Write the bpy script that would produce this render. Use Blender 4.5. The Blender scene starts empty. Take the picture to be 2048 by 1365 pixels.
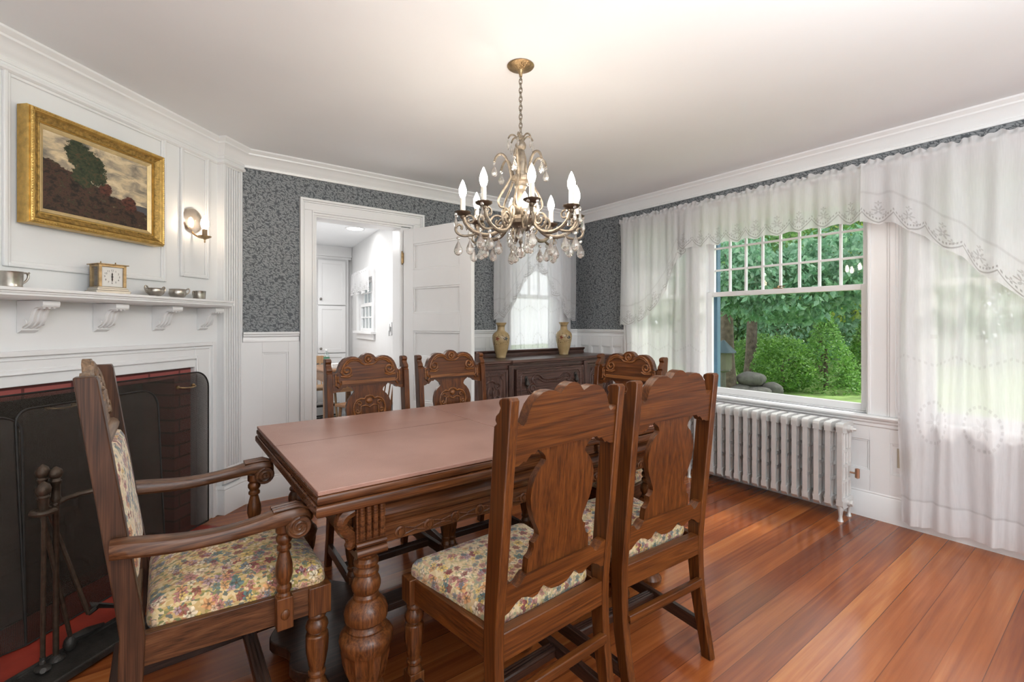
import bpy, bmesh, math, random
from mathutils import Vector, Matrix, noise as mnoise
R = math.radians
PI = math.pi
SC = bpy.context.scene
COL = SC.collection
rnd = random.Random(7); jit = random.Random(11)

# ------------------------------------------------------------------ mesh helper
class M:
    def __init__(s):
        s.v = []; s.f = []; s.uv = {}; s.T = None
    def add(s, vs, fs, uvs=None):
        o = len(s.v)
        if s.T is not None:
            vs = [tuple(s.T @ Vector(p)) for p in vs]
        s.v += [tuple(p) for p in vs]
        for f in fs: s.f.append(tuple(i + o for i in f))
        if uvs:
            for i, q in enumerate(uvs): s.uv[o + i] = q
        return s
    def box(s, x0, x1, y0, y1, z0, z1):
        e = jit.random()*.00025; x0 -= e; y0 -= e; x1 += e; y1 += e; z1 += e*.6
        if z0 > .001: z0 -= e*.6
        v = [(x, y, z) for z in (z0, z1) for y in (y0, y1) for x in (x0, x1)]
        return s.add(v, [(0,2,3,1),(4,5,7,6),(0,1,5,4),(2,6,7,3),(0,4,6,2),(1,3,7,5)])
    def prism(s, pts, axis, a, b):
        n = len(pts)
        def mk(p, c):
            if axis == 'y': return (p[0], c, p[1])
            if axis == 'x': return (c, p[0], p[1])
            return (p[0], p[1], c)
        v = [mk(p, a) for p in pts] + [mk(p, b) for p in pts]
        f = [tuple(range(n)), tuple(range(2*n-1, n-1, -1))]
        f += [(i, (i+1) % n, n + (i+1) % n, n + i) for i in range(n)]
        return s.add(v, f)
    def lathe(s, prof, n=20, c=(0,0,0), axis='z', flute=None):
        v = []; f = []
        for k, (r, z) in enumerate(prof):
            for i in range(n):
                a = 2*PI*i/n
                rr = r
                if flute and flute[0] <= z <= flute[1]:
                    rr = r*(1 - flute[3]*(0.5+0.5*math.cos(flute[2]*a)))
                p = (rr*math.cos(a), rr*math.sin(a), z)
                if axis == 'x': p = (p[2], p[0], p[1])
                elif axis == 'y': p = (p[0], p[2], p[1])
                v.append((p[0]+c[0], p[1]+c[1], p[2]+c[2]))
        m = len(prof)
        for k in range(m-1):
            for i in range(n):
                j = (i+1) % n
                f.append((k*n+i, k*n+j, (k+1)*n+j, (k+1)*n+i))
        f.append(tuple(range(n-1, -1, -1))); f.append(tuple((m-1)*n+i for i in range(n)))
        return s.add(v, f)
    def tube(s, path, r, n=8, closed=False, flat=None):
        P = [Vector(p) for p in path]; m = len(P)
        rs = r if isinstance(r, (list, tuple)) else [r]*m
        v = []; f = []; up = None
        for k in range(m):
            if closed: t = P[(k+1) % m] - P[k-1]
            else: t = P[min(k+1, m-1)] - P[max(k-1, 0)]
            t.normalize()
            if up is None:
                up = Vector((0,0,1)) if abs(t.z) < .9 else Vector((1,0,0))
            up = (up - t*up.dot(t))
            if up.length < 1e-6: up = t.orthogonal()
            up.normalize(); sd = t.cross(up)
            for i in range(n):
                a = 2*PI*i/n
                v.append(P[k] + (sd*math.cos(a)*(flat or 1) + up*math.sin(a))*rs[k])
        for k in range(m if closed else m-1):
            k2 = (k+1) % m
            for i in range(n):
                j = (i+1) % n
                f.append((k*n+i, k*n+j, k2*n+j, k2*n+i))
        if not closed:
            f.append(tuple(range(n-1,-1,-1))); f.append(tuple((m-1)*n+i for i in range(n)))
        return s.add(v, f)
    def ball(s, c, r, n=12, m=8):
        if not isinstance(r, (tuple, list)): r = (r, r, r)
        pr = []
        v = [(c[0], c[1], c[2]-r[2])]; f = []
        for k in range(1, m):
            t = PI*k/m
            for i in range(n):
                a = 2*PI*i/n
                v.append((c[0]+r[0]*math.sin(t)*math.cos(a), c[1]+r[1]*math.sin(t)*math.sin(a), c[2]-r[2]*math.cos(t)))
        v.append((c[0], c[1], c[2]+r[2])); L = len(v)-1
        for i in range(n):
            j = (i+1) % n
            f.append((0, 1+j, 1+i)); f.append((L, L-n+i, L-n+j))
            for k in range(m-2):
                f.append((1+k*n+i, 1+k*n+j, 1+(k+1)*n+j, 1+(k+1)*n+i))
        return s.add(v, f)
    def grid(s, fn, nu, nv, uvfn=None):
        v = []; f = []; q = []
        for j in range(nv+1):
            for i in range(nu+1):
                v.append(fn(i/nu, j/nv))
                if uvfn: q.append(uvfn(i/nu, j/nv))
        for j in range(nv):
            for i in range(nu):
                a = j*(nu+1)+i
                f.append((a, a+1, a+nu+2, a+nu+1))
        return s.add(v, f, q if uvfn else None)
    def cushion(s, outline, zs):
        # outline: (x,y) loop about its centre; zs: (scale, z)
        cx = sum(p[0] for p in outline)/len(outline); cy = sum(p[1] for p in outline)/len(outline)
        n = len(outline); v = []; f = []
        for sc, z in zs:
            v += [(cx+(p[0]-cx)*sc, cy+(p[1]-cy)*sc, z) for p in outline]
        for k in range(len(zs)-1):
            f += [(k*n+i, k*n+(i+1) % n, (k+1)*n+(i+1) % n, (k+1)*n+i) for i in range(n)]
        f.append(tuple(range(n-1,-1,-1))); f.append(tuple((len(zs)-1)*n+i for i in range(n)))
        return s.add(v, f)
    def sweep(s, path, prof):
        # path: plan points, room interior to the right of travel; prof: closed (offset, z)
        P = [Vector((p[0], p[1])) for p in path]; n = len(prof); v = []; f = []
        for k in range(len(P)):
            ns = []
            if k > 0:
                d = (P[k]-P[k-1]).normalized(); ns.append(Vector((d.y, -d.x)))
            if k < len(P)-1:
                d = (P[k+1]-P[k]).normalized(); ns.append(Vector((d.y, -d.x)))
            if len(ns) == 2:
                b = (ns[0]+ns[1]).normalized(); b = b/max(.25, b.dot(ns[0]))
            else: b = ns[0]
            for o, z in prof: v.append((P[k].x+b.x*o, P[k].y+b.y*o, z))
        for k in range(len(P)-1):
            f += [(k*n+i, k*n+(i+1) % n, (k+1)*n+(i+1) % n, (k+1)*n+i) for i in range(n)]
        f.append(tuple(range(n))); f.append(tuple((len(P)-1)*n+i for i in range(n-1,-1,-1)))
        return s.add(v, f)
    def mesh(s, name, mat, angle=38, fix=True):
        me = bpy.data.meshes.new(name)
        me.from_pydata(s.v, [], s.f); me.update()
        if fix:
            bm = bmesh.new(); bm.from_mesh(me)
            bmesh.ops.recalc_face_normals(bm, faces=bm.faces[:])
            bm.to_mesh(me); bm.free()
        if s.uv:
            ul = me.uv_layers.new(name='UVMap')
            for lp in me.loops:
                ul.data[lp.index].uv = s.uv.get(lp.vertex_index, (0,0))
        for p in me.polygons: p.use_smooth = True
        me.set_sharp_from_angle(angle=R(angle))
        if mat is not None: me.materials.append(mat)
        return me
    def build(s, name, mat, parent=None, angle=38, bevel=0, fix=True, label=None):
        o = bpy.data.objects.new(name, s.mesh(name, mat, angle, fix)); COL.objects.link(o)
        if parent is not None: o.parent = parent
        if bevel:
            b = o.modifiers.new('Bevel', 'BEVEL'); b.width = bevel; b.segments = 2; b.limit_method = 'ANGLE'; b.angle_limit = R(50)
            b.harden_normals = False
        if label: o['label'] = label
        return o

def thing(name, label, cat, loc=(0,0,0), rz=0, group=None):
    o = bpy.data.objects.new(name, None); COL.objects.link(o)
    o.empty_display_size = .05
    o.location = loc; o.rotation_euler = (0, 0, rz)
    o['label'] = label; o['category'] = cat
    if group: o['group'] = group
    return o
def tag(o, label, cat, group=None):
    o['label'] = label; o['category'] = cat
    if group: o['group'] = group
    return o
def struct(o):
    o['kind'] = 'structure'; return o
def copy_tree(o, parent=None):
    c = o.copy(); COL.objects.link(c)
    if parent is not None: c.parent = parent
    for ch in list(o.children): copy_tree(ch, c)
    return c
def RZ(a, loc=(0,0,0)): return Matrix.Translation(loc) @ Matrix.Rotation(a, 4, 'Z')
def mirror(pts): return [(x, z) for x, z in pts] + [(-x, z) for x, z in reversed(pts) if abs(x) > 1e-6]
def arc(c, r, a0, a1, n): return [(c[0]+r*math.cos(R(a0+(a1-a0)*i/n)), c[1]+r*math.sin(R(a0+(a1-a0)*i/n))) for i in range(n+1)]
def smooth_pts(pts, it=2):
    for _ in range(it):
        q = [pts[0]]
        for a, b in zip(pts, pts[1:]):
            q.append(tuple(a[i]*.75+b[i]*.25 for i in range(len(a)))); q.append(tuple(a[i]*.25+b[i]*.75 for i in range(len(a))))
        q.append(pts[-1]); pts = q
    return pts
def sub_unlink(m): pass

# ------------------------------------------------------------------ material helper
class S:
    """socket wrapper: arithmetic makes Math nodes"""
    def __init__(s, t, k): s.t = t; s.k = k
    def _m(s, op, b=None, c=None):
        n = s.t.nodes.new('ShaderNodeMath'); n.operation = op
        for i, q in enumerate((s, b, c)):
            if q is None: continue
            if isinstance(q, S): s.t.links.new(q.k, n.inputs[i])
            else: n.inputs[i].default_value = q
        return S(s.t, n.outputs[0])
    def __add__(s, o): return s._m('ADD', o)
    __radd__ = __add__
    def __mul__(s, o): return s._m('MULTIPLY', o)
    __rmul__ = __mul__
    def __sub__(s, o): return s._m('SUBTRACT', o)
    def __rsub__(s, o): return (s*-1) + o
    def __truediv__(s, o): return s._m('DIVIDE', o)
    def lt(s, o): return s._m('LESS_THAN', o)
    def gt(s, o): return s._m('GREATER_THAN', o)
    def mx(s, o): return s._m('MAXIMUM', o)
    def mn(s, o): return s._m('MINIMUM', o)
    def fract(s): return s._m('FRACT')
    def floor(s): return s._m('FLOOR')
    def abs(s): return s._m('ABSOLUTE')
    def sin(s): return s._m('SINE')
    def cos(s): return s._m('COSINE')
    def sqrt(s): return s._m('SQRT')
    def atan2(s, o): return s._m('ARCTAN2', o)
    def step(s, a, b):
        n = s.t.nodes.new('ShaderNodeMapRange'); n.interpolation_type = 'SMOOTHSTEP'
        s.t.links.new(s.k, n.inputs[0]); n.inputs[1].default_value = a; n.inputs[2].default_value = b
        return S(s.t, n.outputs[0])

class MT:
    def __init__(s, name):
        s.m = bpy.data.materials.new(name); s.m.use_nodes = True
        s.t = s.m.node_tree; s.t.nodes.clear()
        s.out = s.t.nodes.new('ShaderNodeOutputMaterial')
    def n(s, kind, **kw):
        nd = s.t.nodes.new(kind)
        for k, v in kw.items():
            if k.startswith('_'): setattr(nd, k[1:], v)
            else: s.put(nd.inputs[k.replace('__', ' ')], v)
        return nd
    def put(s, inp, v):
        if isinstance(v, S): s.t.links.new(v.k, inp)
        elif isinstance(v, bpy.types.NodeSocket): s.t.links.new(v, inp)
        elif isinstance(v, (tuple, list)) and len(v) == 3 and len(inp.default_value) == 4: inp.default_value = (*v, 1)
        else: inp.default_value = v
    def coord(s, kind='Object'):
        return s.n('ShaderNodeTexCoord').outputs[kind]
    def xyz(s, vec):
        n = s.n('ShaderNodeSeparateXYZ'); s.t.links.new(vec, n.inputs[0])
        return [S(s.t, o) for o in n.outputs]
    def vec(s, x, y, z=0.0):
        n = s.n('ShaderNodeCombineXYZ')
        for i, q in enumerate((x, y, z)): s.put(n.inputs[i], q)
        return n.outputs[0]
    def mapped(s, vec, scale, loc=(0,0,0)):
        n = s.n('ShaderNodeMapping'); s.t.links.new(vec, n.inputs[0])
        n.inputs['Scale'].default_value = scale; n.inputs['Location'].default_value = loc
        return n.outputs[0]
    def noise(s, vec, scale, detail=3, rough=.5, dist=0):
        n = s.n('ShaderNodeTexNoise'); s.t.links.new(vec, n.inputs['Vector'])
        n.inputs['Scale'].default_value = scale; n.inputs['Detail'].default_value = detail
        n.inputs['Roughness'].default_value = rough; n.inputs['Distortion'].default_value = dist
        return S(s.t, n.outputs['Fac'])
    def ramp(s, fac, stops, const=False):
        n = s.n('ShaderNodeValToRGB'); s.put(n.inputs[0], fac)
        r = n.color_ramp; r.interpolation = 'CONSTANT' if const else 'LINEAR'
        while len(r.elements) < len(stops): r.elements.new(.5)
        for e, (p, c) in zip(r.elements, stops): e.position = p; e.color = (*c, 1)
        return n.outputs[0]
    def mix(s, f, a, b, mode='MIX'):
        n = s.n('ShaderNodeMix', _data_type='RGBA', _blend_type=mode)
        s.put(n.inputs[0], f); s.put(n.inputs[6], a); s.put(n.inputs[7], b)
        return n.outputs[2]
    def bump(s, h, strength=.3, dist=.01):
        n = s.n('ShaderNodeBump'); s.put(n.inputs['Height'], h)
        n.inputs['Strength'].default_value = strength; n.inputs['Distance'].default_value = dist
        return n.outputs[0]
    def bsdf(s, col, rough=.5, metal=0, spec=.5, normal=None, **kw):
        n = s.n('ShaderNodeBsdfPrincipled')
        s.put(n.inputs['Base Color'], col); s.put(n.inputs['Roughness'], rough); s.put(n.inputs['Metallic'], metal)
        n.inputs['Specular IOR Level'].default_value = spec
        if normal is not None: s.put(n.inputs['Normal'], normal)
        for k, v in kw.items(): s.put(n.inputs[k.replace('_', ' ')], v)
        return n.outputs[0]
    def done(s, sh):
        s.t.links.new(sh, s.out.inputs[0]); return s.m

def plain(name, col, rough=.5, metal=0, spec=.5, var=.08, sc=6, bump=0, bsc=60):
    m = MT(name); c = m.coord()
    f = m.noise(c, sc, 4)
    col2 = m.ramp(f, [(.3, tuple(x*(1-var) for x in col)), (.7, tuple(min(1, x*(1+var)) for x in col))])
    nm = m.bump(m.noise(c, bsc, 3), bump, .004) if bump else None
    return m.done(m.bsdf(col2, rough, metal, spec, nm))

def wood(name, axis, dark, mid, light, rough=.32, k=1.0, contrast=1.0):
    m = MT(name); c = m.coord()
    oi = m.n('ShaderNodeObjectInfo').outputs['Random']
    ad = m.n('ShaderNodeVectorMath', _operation='ADD'); m.t.links.new(c, ad.inputs[0]); m.put(ad.inputs[1], m.vec(S(m.t, oi)*7, S(m.t, oi)*5, S(m.t, oi)*3)); c = ad.outputs[0]
    def st(a, b):
        q = [a*k]*3; q[axis] = b*k; return q
    a = m.noise(m.mapped(c, st(70, 1.5), (3.1, 1.7, .4)), 1.0, 5, .6, .25)
    b = m.noise(m.mapped(c, st(330, 7)), 1.0, 2, .5)
    w = m.noise(m.mapped(c, st(9, .55)), 1.0, 2, .5, .25)
    ring = ((w*17).fract() - .5).abs()*2
    big = m.noise(c, 5, 2)
    f = a*.36 + ring*.12 + b*.38 + big*.14
    col = m.ramp(f, [(.34, dark), (.5, mid), (.68, light)])
    nm = m.bump(b*.7 + a*.3, .10, .0015)
    return m.done(m.bsdf(col, rough, 0, .34, nm))

OD, OM, OL = (.030,.0085,.0028), (.090,.026,.0058), (.165,.053,.0115)
oak_z = wood('oak upright grain', 2, OD, OM, OL)
oak_x = wood('oak cross grain', 0, OD, OM, OL)
oak_y = wood('oak long grain', 1, OD, OM, OL)
CD, CM, CL = (.065,.021,.007), (.172,.060,.016), (.29,.112,.034)
carv_x = wood('carved oak', 0, CD, CM, CL, .3)
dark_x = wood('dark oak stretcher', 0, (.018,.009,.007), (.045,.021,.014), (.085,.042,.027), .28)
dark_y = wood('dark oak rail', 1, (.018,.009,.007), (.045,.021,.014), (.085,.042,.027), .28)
turn_z = wood('turned oak', 2, (.026,.008,.0035), (.105,.034,.010), (.205,.072,.021), .28)
arm_z = wood('armchair oak upright', 2, (.017,.008,.005), (.055,.022,.011), (.105,.045,.023), .34)
arm_y = wood('armchair oak rail', 1, (.026,.010,.005), (.085,.032,.013), (.165,.070,.031), .30)
arm_x = wood('armchair oak crest', 0, (.09,.052,.03), (.2,.125,.075), (.34,.22,.14), .3)
tab_x = wood('table oak', 0, (.026,.008,.004), (.095,.032,.011), (.18,.066,.022), .22)
tab_y = wood('table oak end', 1, (.016,.006,.004), (.055,.019,.008), (.11,.04,.016), .24)
side_x = wood('sideboard walnut', 0, (.026,.013,.010), (.085,.044,.034), (.165,.09,.07), .32)
side_z = wood('sideboard walnut upright', 2, (.026,.013,.010), (.080,.041,.032), (.155,.085,.066), .32)
kit_x = wood('kitchen table wood', 0, (.12,.055,.025), (.25,.125,.06), (.38,.2,.1), .4)
kit_light = wood('light chair wood', 2, (.35,.2,.1), (.5,.31,.17), (.62,.41,.24), .4)

white = plain('white gloss paint', (.83,.83,.83), .28, var=.015, sc=3)
white2 = plain('white wall paint', (.78,.78,.78), .5, var=.02, sc=2)
ceil_m = plain('ceiling paint', (.85,.865,.88), .85, var=.02, sc=1.5)
kit_wall = plain('pale grey kitchen paint', (.74,.74,.74), .6, var=.01)
brass = plain('aged brass', (.36,.25,.13), .38, .8, var=.35, sc=40, bump=.3, bsc=120)
antique = plain('antique bronze', (.20,.165,.125), .45, .55, var=.35, sc=50, bump=.35, bsc=150)
gold = plain('gilt frame', (.62,.40,.12), .34, .75, var=.22, sc=35, bump=.45, bsc=90)
gold2 = plain('gilt inner slip', (.72,.55,.28), .4, .5, var=.1, sc=30)
pewter = plain('pewter', (.50,.46,.41), .28, 1.0, var=.3, sc=18)
iron = plain('black iron', (.055,.05,.045), .5, .5, var=.3, sc=30, bump=.3, bsc=200)
ironbrown = plain('brown iron', (.075,.052,.036), .45, .5, var=.3, sc=40, bump=.25, bsc=160)
soot = plain('sooty brick', (.035,.028,.026), .9, var=.5, sc=9)
rad_m = plain('radiator enamel', (.66,.65,.635), .3, .25, var=.05, sc=14, bump=.12, bsc=90)
bulb_glow = None

def emit(name, col, st):
    m = MT(name); e = m.n('ShaderNodeEmission', Color=col, Strength=st); return m.done(e.outputs[0])
bulb_m = emit('lit candle bulb', (1.0,.87,.72), 85)
sconce_m = emit('lit sconce bulb', (1.0,.80,.60), 32)
down_m = emit('kitchen downlight', (1.0,.97,.93), 22)

def mk_floor():
    m = MT('pine plank floor'); c = m.coord(); x, y, z = m.xyz(c)
    wob = m.noise(m.vec(x*.0, (y*2.3).floor()), 9.7, 1)
    py = y/.112
    row = py.floor(); fy = py.fract()
    wn = m.n('ShaderNodeTexWhiteNoise', _noise_dimensions='1D'); m.put(wn.inputs['W'], row)
    rv = S(m.t, wn.outputs['Value'])
    seg = (x/60 + rv*5).floor()
    wn2 = m.n('ShaderNodeTexWhiteNoise', _noise_dimensions='2D'); m.put(wn2.inputs['Vector'], m.vec(row, seg))
    tone = S(m.t, wn2.outputs['Value'])
    g = m.noise(m.vec(x*1.3 + tone*9, y*42, tone*7), 1, 5, .6, .4)
    g2 = m.noise(m.vec(x*.7 + tone*3, y*9, tone*5), 1, 3, .55, 1.2)
    f = tone*.34 + g*.40 + g2*.32
    col = m.ramp(f, [(.26, (.12,.027,.010)), (.45, (.24,.060,.017)), (.62, (.38,.112,.030)), (.82, (.57,.225,.065))])
    fx = (x/60 + rv*5).fract()
    gap = (fy.lt(.022)).mx(fx.lt(.0))
    col = m.mix(gap*(.25 + rv*.6), col, (.03,.009,.004))
    nm = m.bump(g*.3 + gap*-1.0, .12, .003)
    rg = m.noise(c, 3, 3)*.12 + .11
    return m.done(m.bsdf(col, rg, 0, .5, nm))
floor_m = mk_floor()

def mk_wallpaper():
    m = MT('leaf wallpaper'); x, y, z = m.xyz(m.coord())
    nd = m.n('ShaderNodeTexNoise'); m.t.links.new(m.vec(x, z), nd.inputs['Vector']); nd.inputs['Scale'].default_value = 9
    sep = m.xyz(nd.outputs['Color'])
    px = x + (sep[0]-.5)*.03; pz = z + (sep[1]-.5)*.03
    tot = None
    for k, th in enumerate((12, 52, 95, 133, 168)):
        ca, sa = math.cos(R(th)), math.sin(R(th))
        a = (px*ca + pz*sa)*17 + k*3.7; b = (pz*ca - px*sa)*54 + k*1.9
        v = m.n('ShaderNodeTexVoronoi', _voronoi_dimensions='2D'); m.put(v.inputs['Vector'], m.vec(a, b)); v.inputs['Scale'].default_value = 1
        v.inputs['Randomness'].default_value = .9
        d = S(m.t, v.outputs['Distance'])
        leaf = 1 - d.step(.25, .29)
        out = d.step(.36, .33) if False else (1 - d.step(.33, .38))
        tot = leaf if tot is None else (tot*(1 - out)).mx(leaf*(.86 + .035*k))
    col = m.mix(tot, (.082,.092,.102), (.265,.278,.287))
    return m.done(m.bsdf(col, .55, 0, .35))
wallpaper = mk_wallpaper()

def mk_floral(name, ia, ib, lift=0.0):
    m = MT(name); c = m.xyz(m.coord()); o3 = c[3-ia-ib]; nn = m.xyz(m.coord('Normal'))
    flat = nn[3-ia-ib].abs().gt(.62); sa = (1-flat)*(nn[ia].abs().gt(.0))*((nn[ia].abs() - nn[ib].abs()).gt(0)); sb = (1-flat)*(1-sa)
    a = c[ia]*(1-sa) + (o3+.37)*sa; b = c[ib]*(1-sb) + (o3+.21)*sb
    nd = m.n('ShaderNodeTexNoise'); m.t.links.new(m.vec(a, b), nd.inputs['Vector']); nd.inputs['Scale'].default_value = 45
    sp = m.xyz(nd.outputs['Color'])
    a = a + (sp[0]-.5)*.013; b = b + (sp[1]-.5)*.013
    v = m.n('ShaderNodeTexVoronoi', _voronoi_dimensions='2D'); m.put(v.inputs['Vector'], m.vec(a*1.5, b)); v.inputs['Scale'].default_value = 110
    base = m.ramp(m.xyz(v.outputs['Color'])[0], [(0,(.50,.34,.15)),(.2,(.60,.45,.24)),(.36,(.33,.26,.09)),(.5,(.56,.38,.18)),(.62,(.20,.20,.09)),(.74,(.62,.48,.28)),(.86,(.42,.20,.10)),(.93,(.15,.15,.12))], True)
    col = m.mix(lift, base, (.78,.68,.52))
    for k, (sc, ox) in enumerate(((22, .37), (29, 3.1), (38, 7.7))):
        v = m.n('ShaderNodeTexVoronoi', _voronoi_dimensions='2D'); P = (a + ox, b + ox*.6)
        m.put(v.inputs['Vector'], m.vec(*P)); v.inputs['Scale'].default_value = sc
        ps = m.xyz(v.outputs['Position']); cr = m.xyz(v.outputs['Color'])
        dx = (P[0]-ps[0])*sc; dy = (P[1]-ps[1])*sc
        r = (dx*dx + dy*dy).sqrt(); an = dy.atan2(dx)
        pet = (an*(5 + k % 2) + cr[1]*6).cos()*.07 + .34
        mask = r.lt(pet)
        fc = m.ramp(cr[0], [(0,(.42,.17,.16)),(.13,(.62,.42,.28)),(.26,(.16,.19,.22)),(.38,(.24,.045,.05)),(.5,(.74,.62,.44)),(.62,(.10,.17,.17)),(.72,(.60,.30,.13)),(.82,(.38,.25,.28)),(.91,(.66,.45,.14))], True)
        sh = (an*(5 + k % 2) + cr[1]*6).cos()*.28 + r*.8 + .60
        fc = m.mix(1.0, fc, m.vec(sh, sh, sh), 'MULTIPLY')
        fc = m.mix(r.lt(.085), fc, (.13,.08,.05))
        col = m.mix(mask*(.9 if k == 0 else .8)*(cr[2].gt(.2 if k == 0 else .45)), col, fc)
    wv = ((a+b)*900).sin()*.5 + ((a-b)*900).sin()*.5
    nm = m.bump(wv, .08, .001)
    return m.done(m.bsdf(col, .85, 0, .15, nm, Sheen_Weight=.2))
floral_seat = mk_floral('floral tapestry seat', 0, 1, .22)
floral_gold = mk_floral('golden floral tapestry', 0, 1, .0)
floral_back = mk_floral('pale floral tapestry back', 0, 2, .5)

def mk_brick():
    m = MT('red painted brick'); x, y, z = m.xyz(m.coord())
    t = m.n('ShaderNodeTexBrick'); m.put(t.inputs['Vector'], m.vec(x, z)); t.inputs['Scale'].default_value = 1
    t.inputs['Brick Width'].default_value = .2; t.inputs['Row Height'].default_value = .075; t.inputs['Mortar Size'].default_value = .006
    t.inputs['Color1'].default_value = (.36,.085,.075,1); t.inputs['Color2'].default_value = (.46,.13,.11,1); t.inputs['Mortar'].default_value = (.15,.035,.03,1)
    nm = m.bump(S(m.t, t.outputs['Fac'])*-1 + m.noise(m.coord(), 60, 3)*.3, .5, .006)
    return m.done(m.bsdf(t.outputs['Color'], .5, 0, .5, nm))
brick = mk_brick()
hearth_m = plain('red hearth paint', (.33,.045,.028), .38, var=.2, sc=8, bump=.1)

def mk_screen():
    m = MT('woven wire mesh'); x, y, z = m.xyz(m.coord())
    n = m.noise(m.coord(), 3, 2)
    d = m.bsdf((.060,.050,.042), .55, .3)
    t = m.n('ShaderNodeBsdfTransparent')
    g = ((x*2*PI/.006).sin()*.5+.5).mx((z*2*PI/.006).sin()*.5+.5)
    mx = m.n('ShaderNodeMixShader'); m.put(mx.inputs[0], g*.26 + .24 + n*.1)
    m.t.links.new(t.outputs[0], mx.inputs[1]); m.t.links.new(d, mx.inputs[2])
    return m.done(mx.outputs[0])
screen_m = mk_screen()

def mk_glass(name, refl=.05, tint=(1,1,1)):
    m = MT(name); n1 = m.noise(m.coord(), 1.2, 1)
    t = m.n('ShaderNodeBsdfTransparent', Color=tint); g = m.n('ShaderNodeBsdfGlossy', Roughness=.02)
    mx = m.n('ShaderNodeMixShader'); m.put(mx.inputs[0], n1*.01 + refl)
    m.t.links.new(t.outputs[0], mx.inputs[1]); m.t.links.new(g.outputs[0], mx.inputs[2])
    return m.done(mx.outputs[0])
pane_m = mk_glass('window glass', .012)
bottle_m = mk_glass('clear plastic', .22, (.86,.9,.9))
def mk_crystal():
    m = MT('cut crystal'); n = m.noise(m.coord(), 40, 1)
    g = m.n('ShaderNodeBsdfGlass', Roughness=.0, IOR=1.5, Color=(.97,.96,.94))
    t = m.n('ShaderNodeBsdfTransparent', Color=(1,.98,.95)); w = m.n('ShaderNodeBsdfGlossy', Roughness=.08, Color=(1,.97,.93))
    a = m.n('ShaderNodeMixShader'); m.put(a.inputs[0], n*.1 + .30)
    m.t.links.new(g.outputs[0], a.inputs[1]); m.t.links.new(t.outputs[0], a.inputs[2])
    b = m.n('ShaderNodeMixShader'); b.inputs[0].default_value = .16
    m.t.links.new(a.outputs[0], b.inputs[1]); m.t.links.new(w.outputs[0], b.inputs[2])
    return m.done(b.outputs[0])
crystal = mk_crystal()

def mk_sheer(name, dens, hem_style):
    """UV: u metres along the cloth, v metres above its hem"""
    m = MT(name); u, v, _ = m.xyz(m.coord('UV'))
    P = .15
    cu = (u/P).fract() - .5
    # scallop cord near the hem
    arcv = (cu*cu)*.20 + .012
    cord = 1 - ((v - arcv).abs()).step(.003, .006)
    row = 1 - ((v - arcv - .022).abs()).step(.004, .008)
    dots = row*((u*2*PI/.014).sin().gt(.0))
    # flower sprays
    def spray(cx, cv, r0, k):
        dx = (cu*P - cx)/r0; dv = (v - cv)/r0
        r = (dx*dx+dv*dv).sqrt(); an = dv.atan2(dx)
        return r.lt((an*k).cos()*.38 + .62)*(r.gt(.16))
    fl = spray(0, .085, .030, 6).mx(spray(.035, .055, .017, 4)).mx(spray(-.035, .055, .017, 4)).mx(spray(0, .13, .016, 4))
    e = cord.mx(dots).mx(fl*.75)
    if hem_style == 1:    # ruffled seam above the flounce
        e = e.mx((1 - ((v-.185).abs()).step(.003, .012))*.45)
        e = e*(v.lt(.22))
    if hem_style == 2:    # floor length panel: oval medallions high up, wide hem seam
        v2 = v - .62; cu2 = (u/.21).fract() - .5
        dx = cu2*.21/.066; dv = v2/.12
        rr = (dx*dx+dv*dv).sqrt(); an = dv.atan2(dx)
        ring = (1 - ((rr-1).abs()).step(.05, .1))*((an*22).sin().gt(-.2))
        fr = spray2 = (rr/.55).lt((an*6).cos()*.35 + .6)*(rr.gt(.1))
        d2 = (v - .95 - (cu2.abs())*.12).abs()
        top = (1 - d2.step(.004, .012))*((u*2*PI/.02).sin().gt(0))
        dot = ((cu2.abs()).lt(.06))*((v-1.12).abs().lt(.012))
        hem = (1 - ((v-.155).abs()).step(.003, .008))
        e = (ring*.55).mx(fr*.4).mx(top*.5).mx(dot*.4).mx(hem*.6)
    th = m.noise(m.mapped(m.coord('UV'), (160, 12, 1)), 1, 2)
    op = (e*.22 + th*.12 + dens - .06)
    op = op.mn(.97)
    if hem_style == 2: op = op + (1 - v.step(.15, .16))*.12
    col = m.mix(e*.85, (.88,.88,.885), (.44,.43,.425))  # white thread painted grey, imitating its darkness against the window light
    d = m.n('ShaderNodeBsdfDiffuse'); m.put(d.inputs[0], col)
    tl = m.n('ShaderNodeBsdfTranslucent'); m.put(tl.inputs[0], m.mix(1.0, col, (1.0,.98,1.0), 'MULTIPLY'))
    a = m.n('ShaderNodeMixShader'); a.inputs[0].default_value = .50
    m.t.links.new(d.outputs[0], a.inputs[1]); m.t.links.new(tl.outputs[0], a.inputs[2])
    t = m.n('ShaderNodeBsdfTransparent'); b = m.n('ShaderNodeMixShader'); m.put(b.inputs[0], op)
    m.t.links.new(t.outputs[0], b.inputs[1]); m.t.links.new(a.outputs[0], b.inputs[2])
    return m.done(b.outputs[0])
sheer_panel = mk_sheer('sheer curtain voile', .79, 2)
sheer_val = mk_sheer('embroidered valance voile', .81, 0)
sheer_swag = mk_sheer('embroidered swag voile', .79, 1)

def mk_pad():
    m = MT('table pad leatherette'); c = m.coord()
    f = m.noise(c, 4, 3)
    col = m.ramp(f, [(.3, (.31,.165,.125)), (.7, (.40,.228,.18))])
    v = m.n('ShaderNodeTexVoronoi'); m.t.links.new(c, v.inputs['Vector']); v.inputs['Scale'].default_value = 330
    nm = m.bump(S(m.t, v.outputs['Distance']), .35, .0015)
    return m.done(m.bsdf(col, .36, 0, .5, nm))
pad_m = mk_pad()

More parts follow.
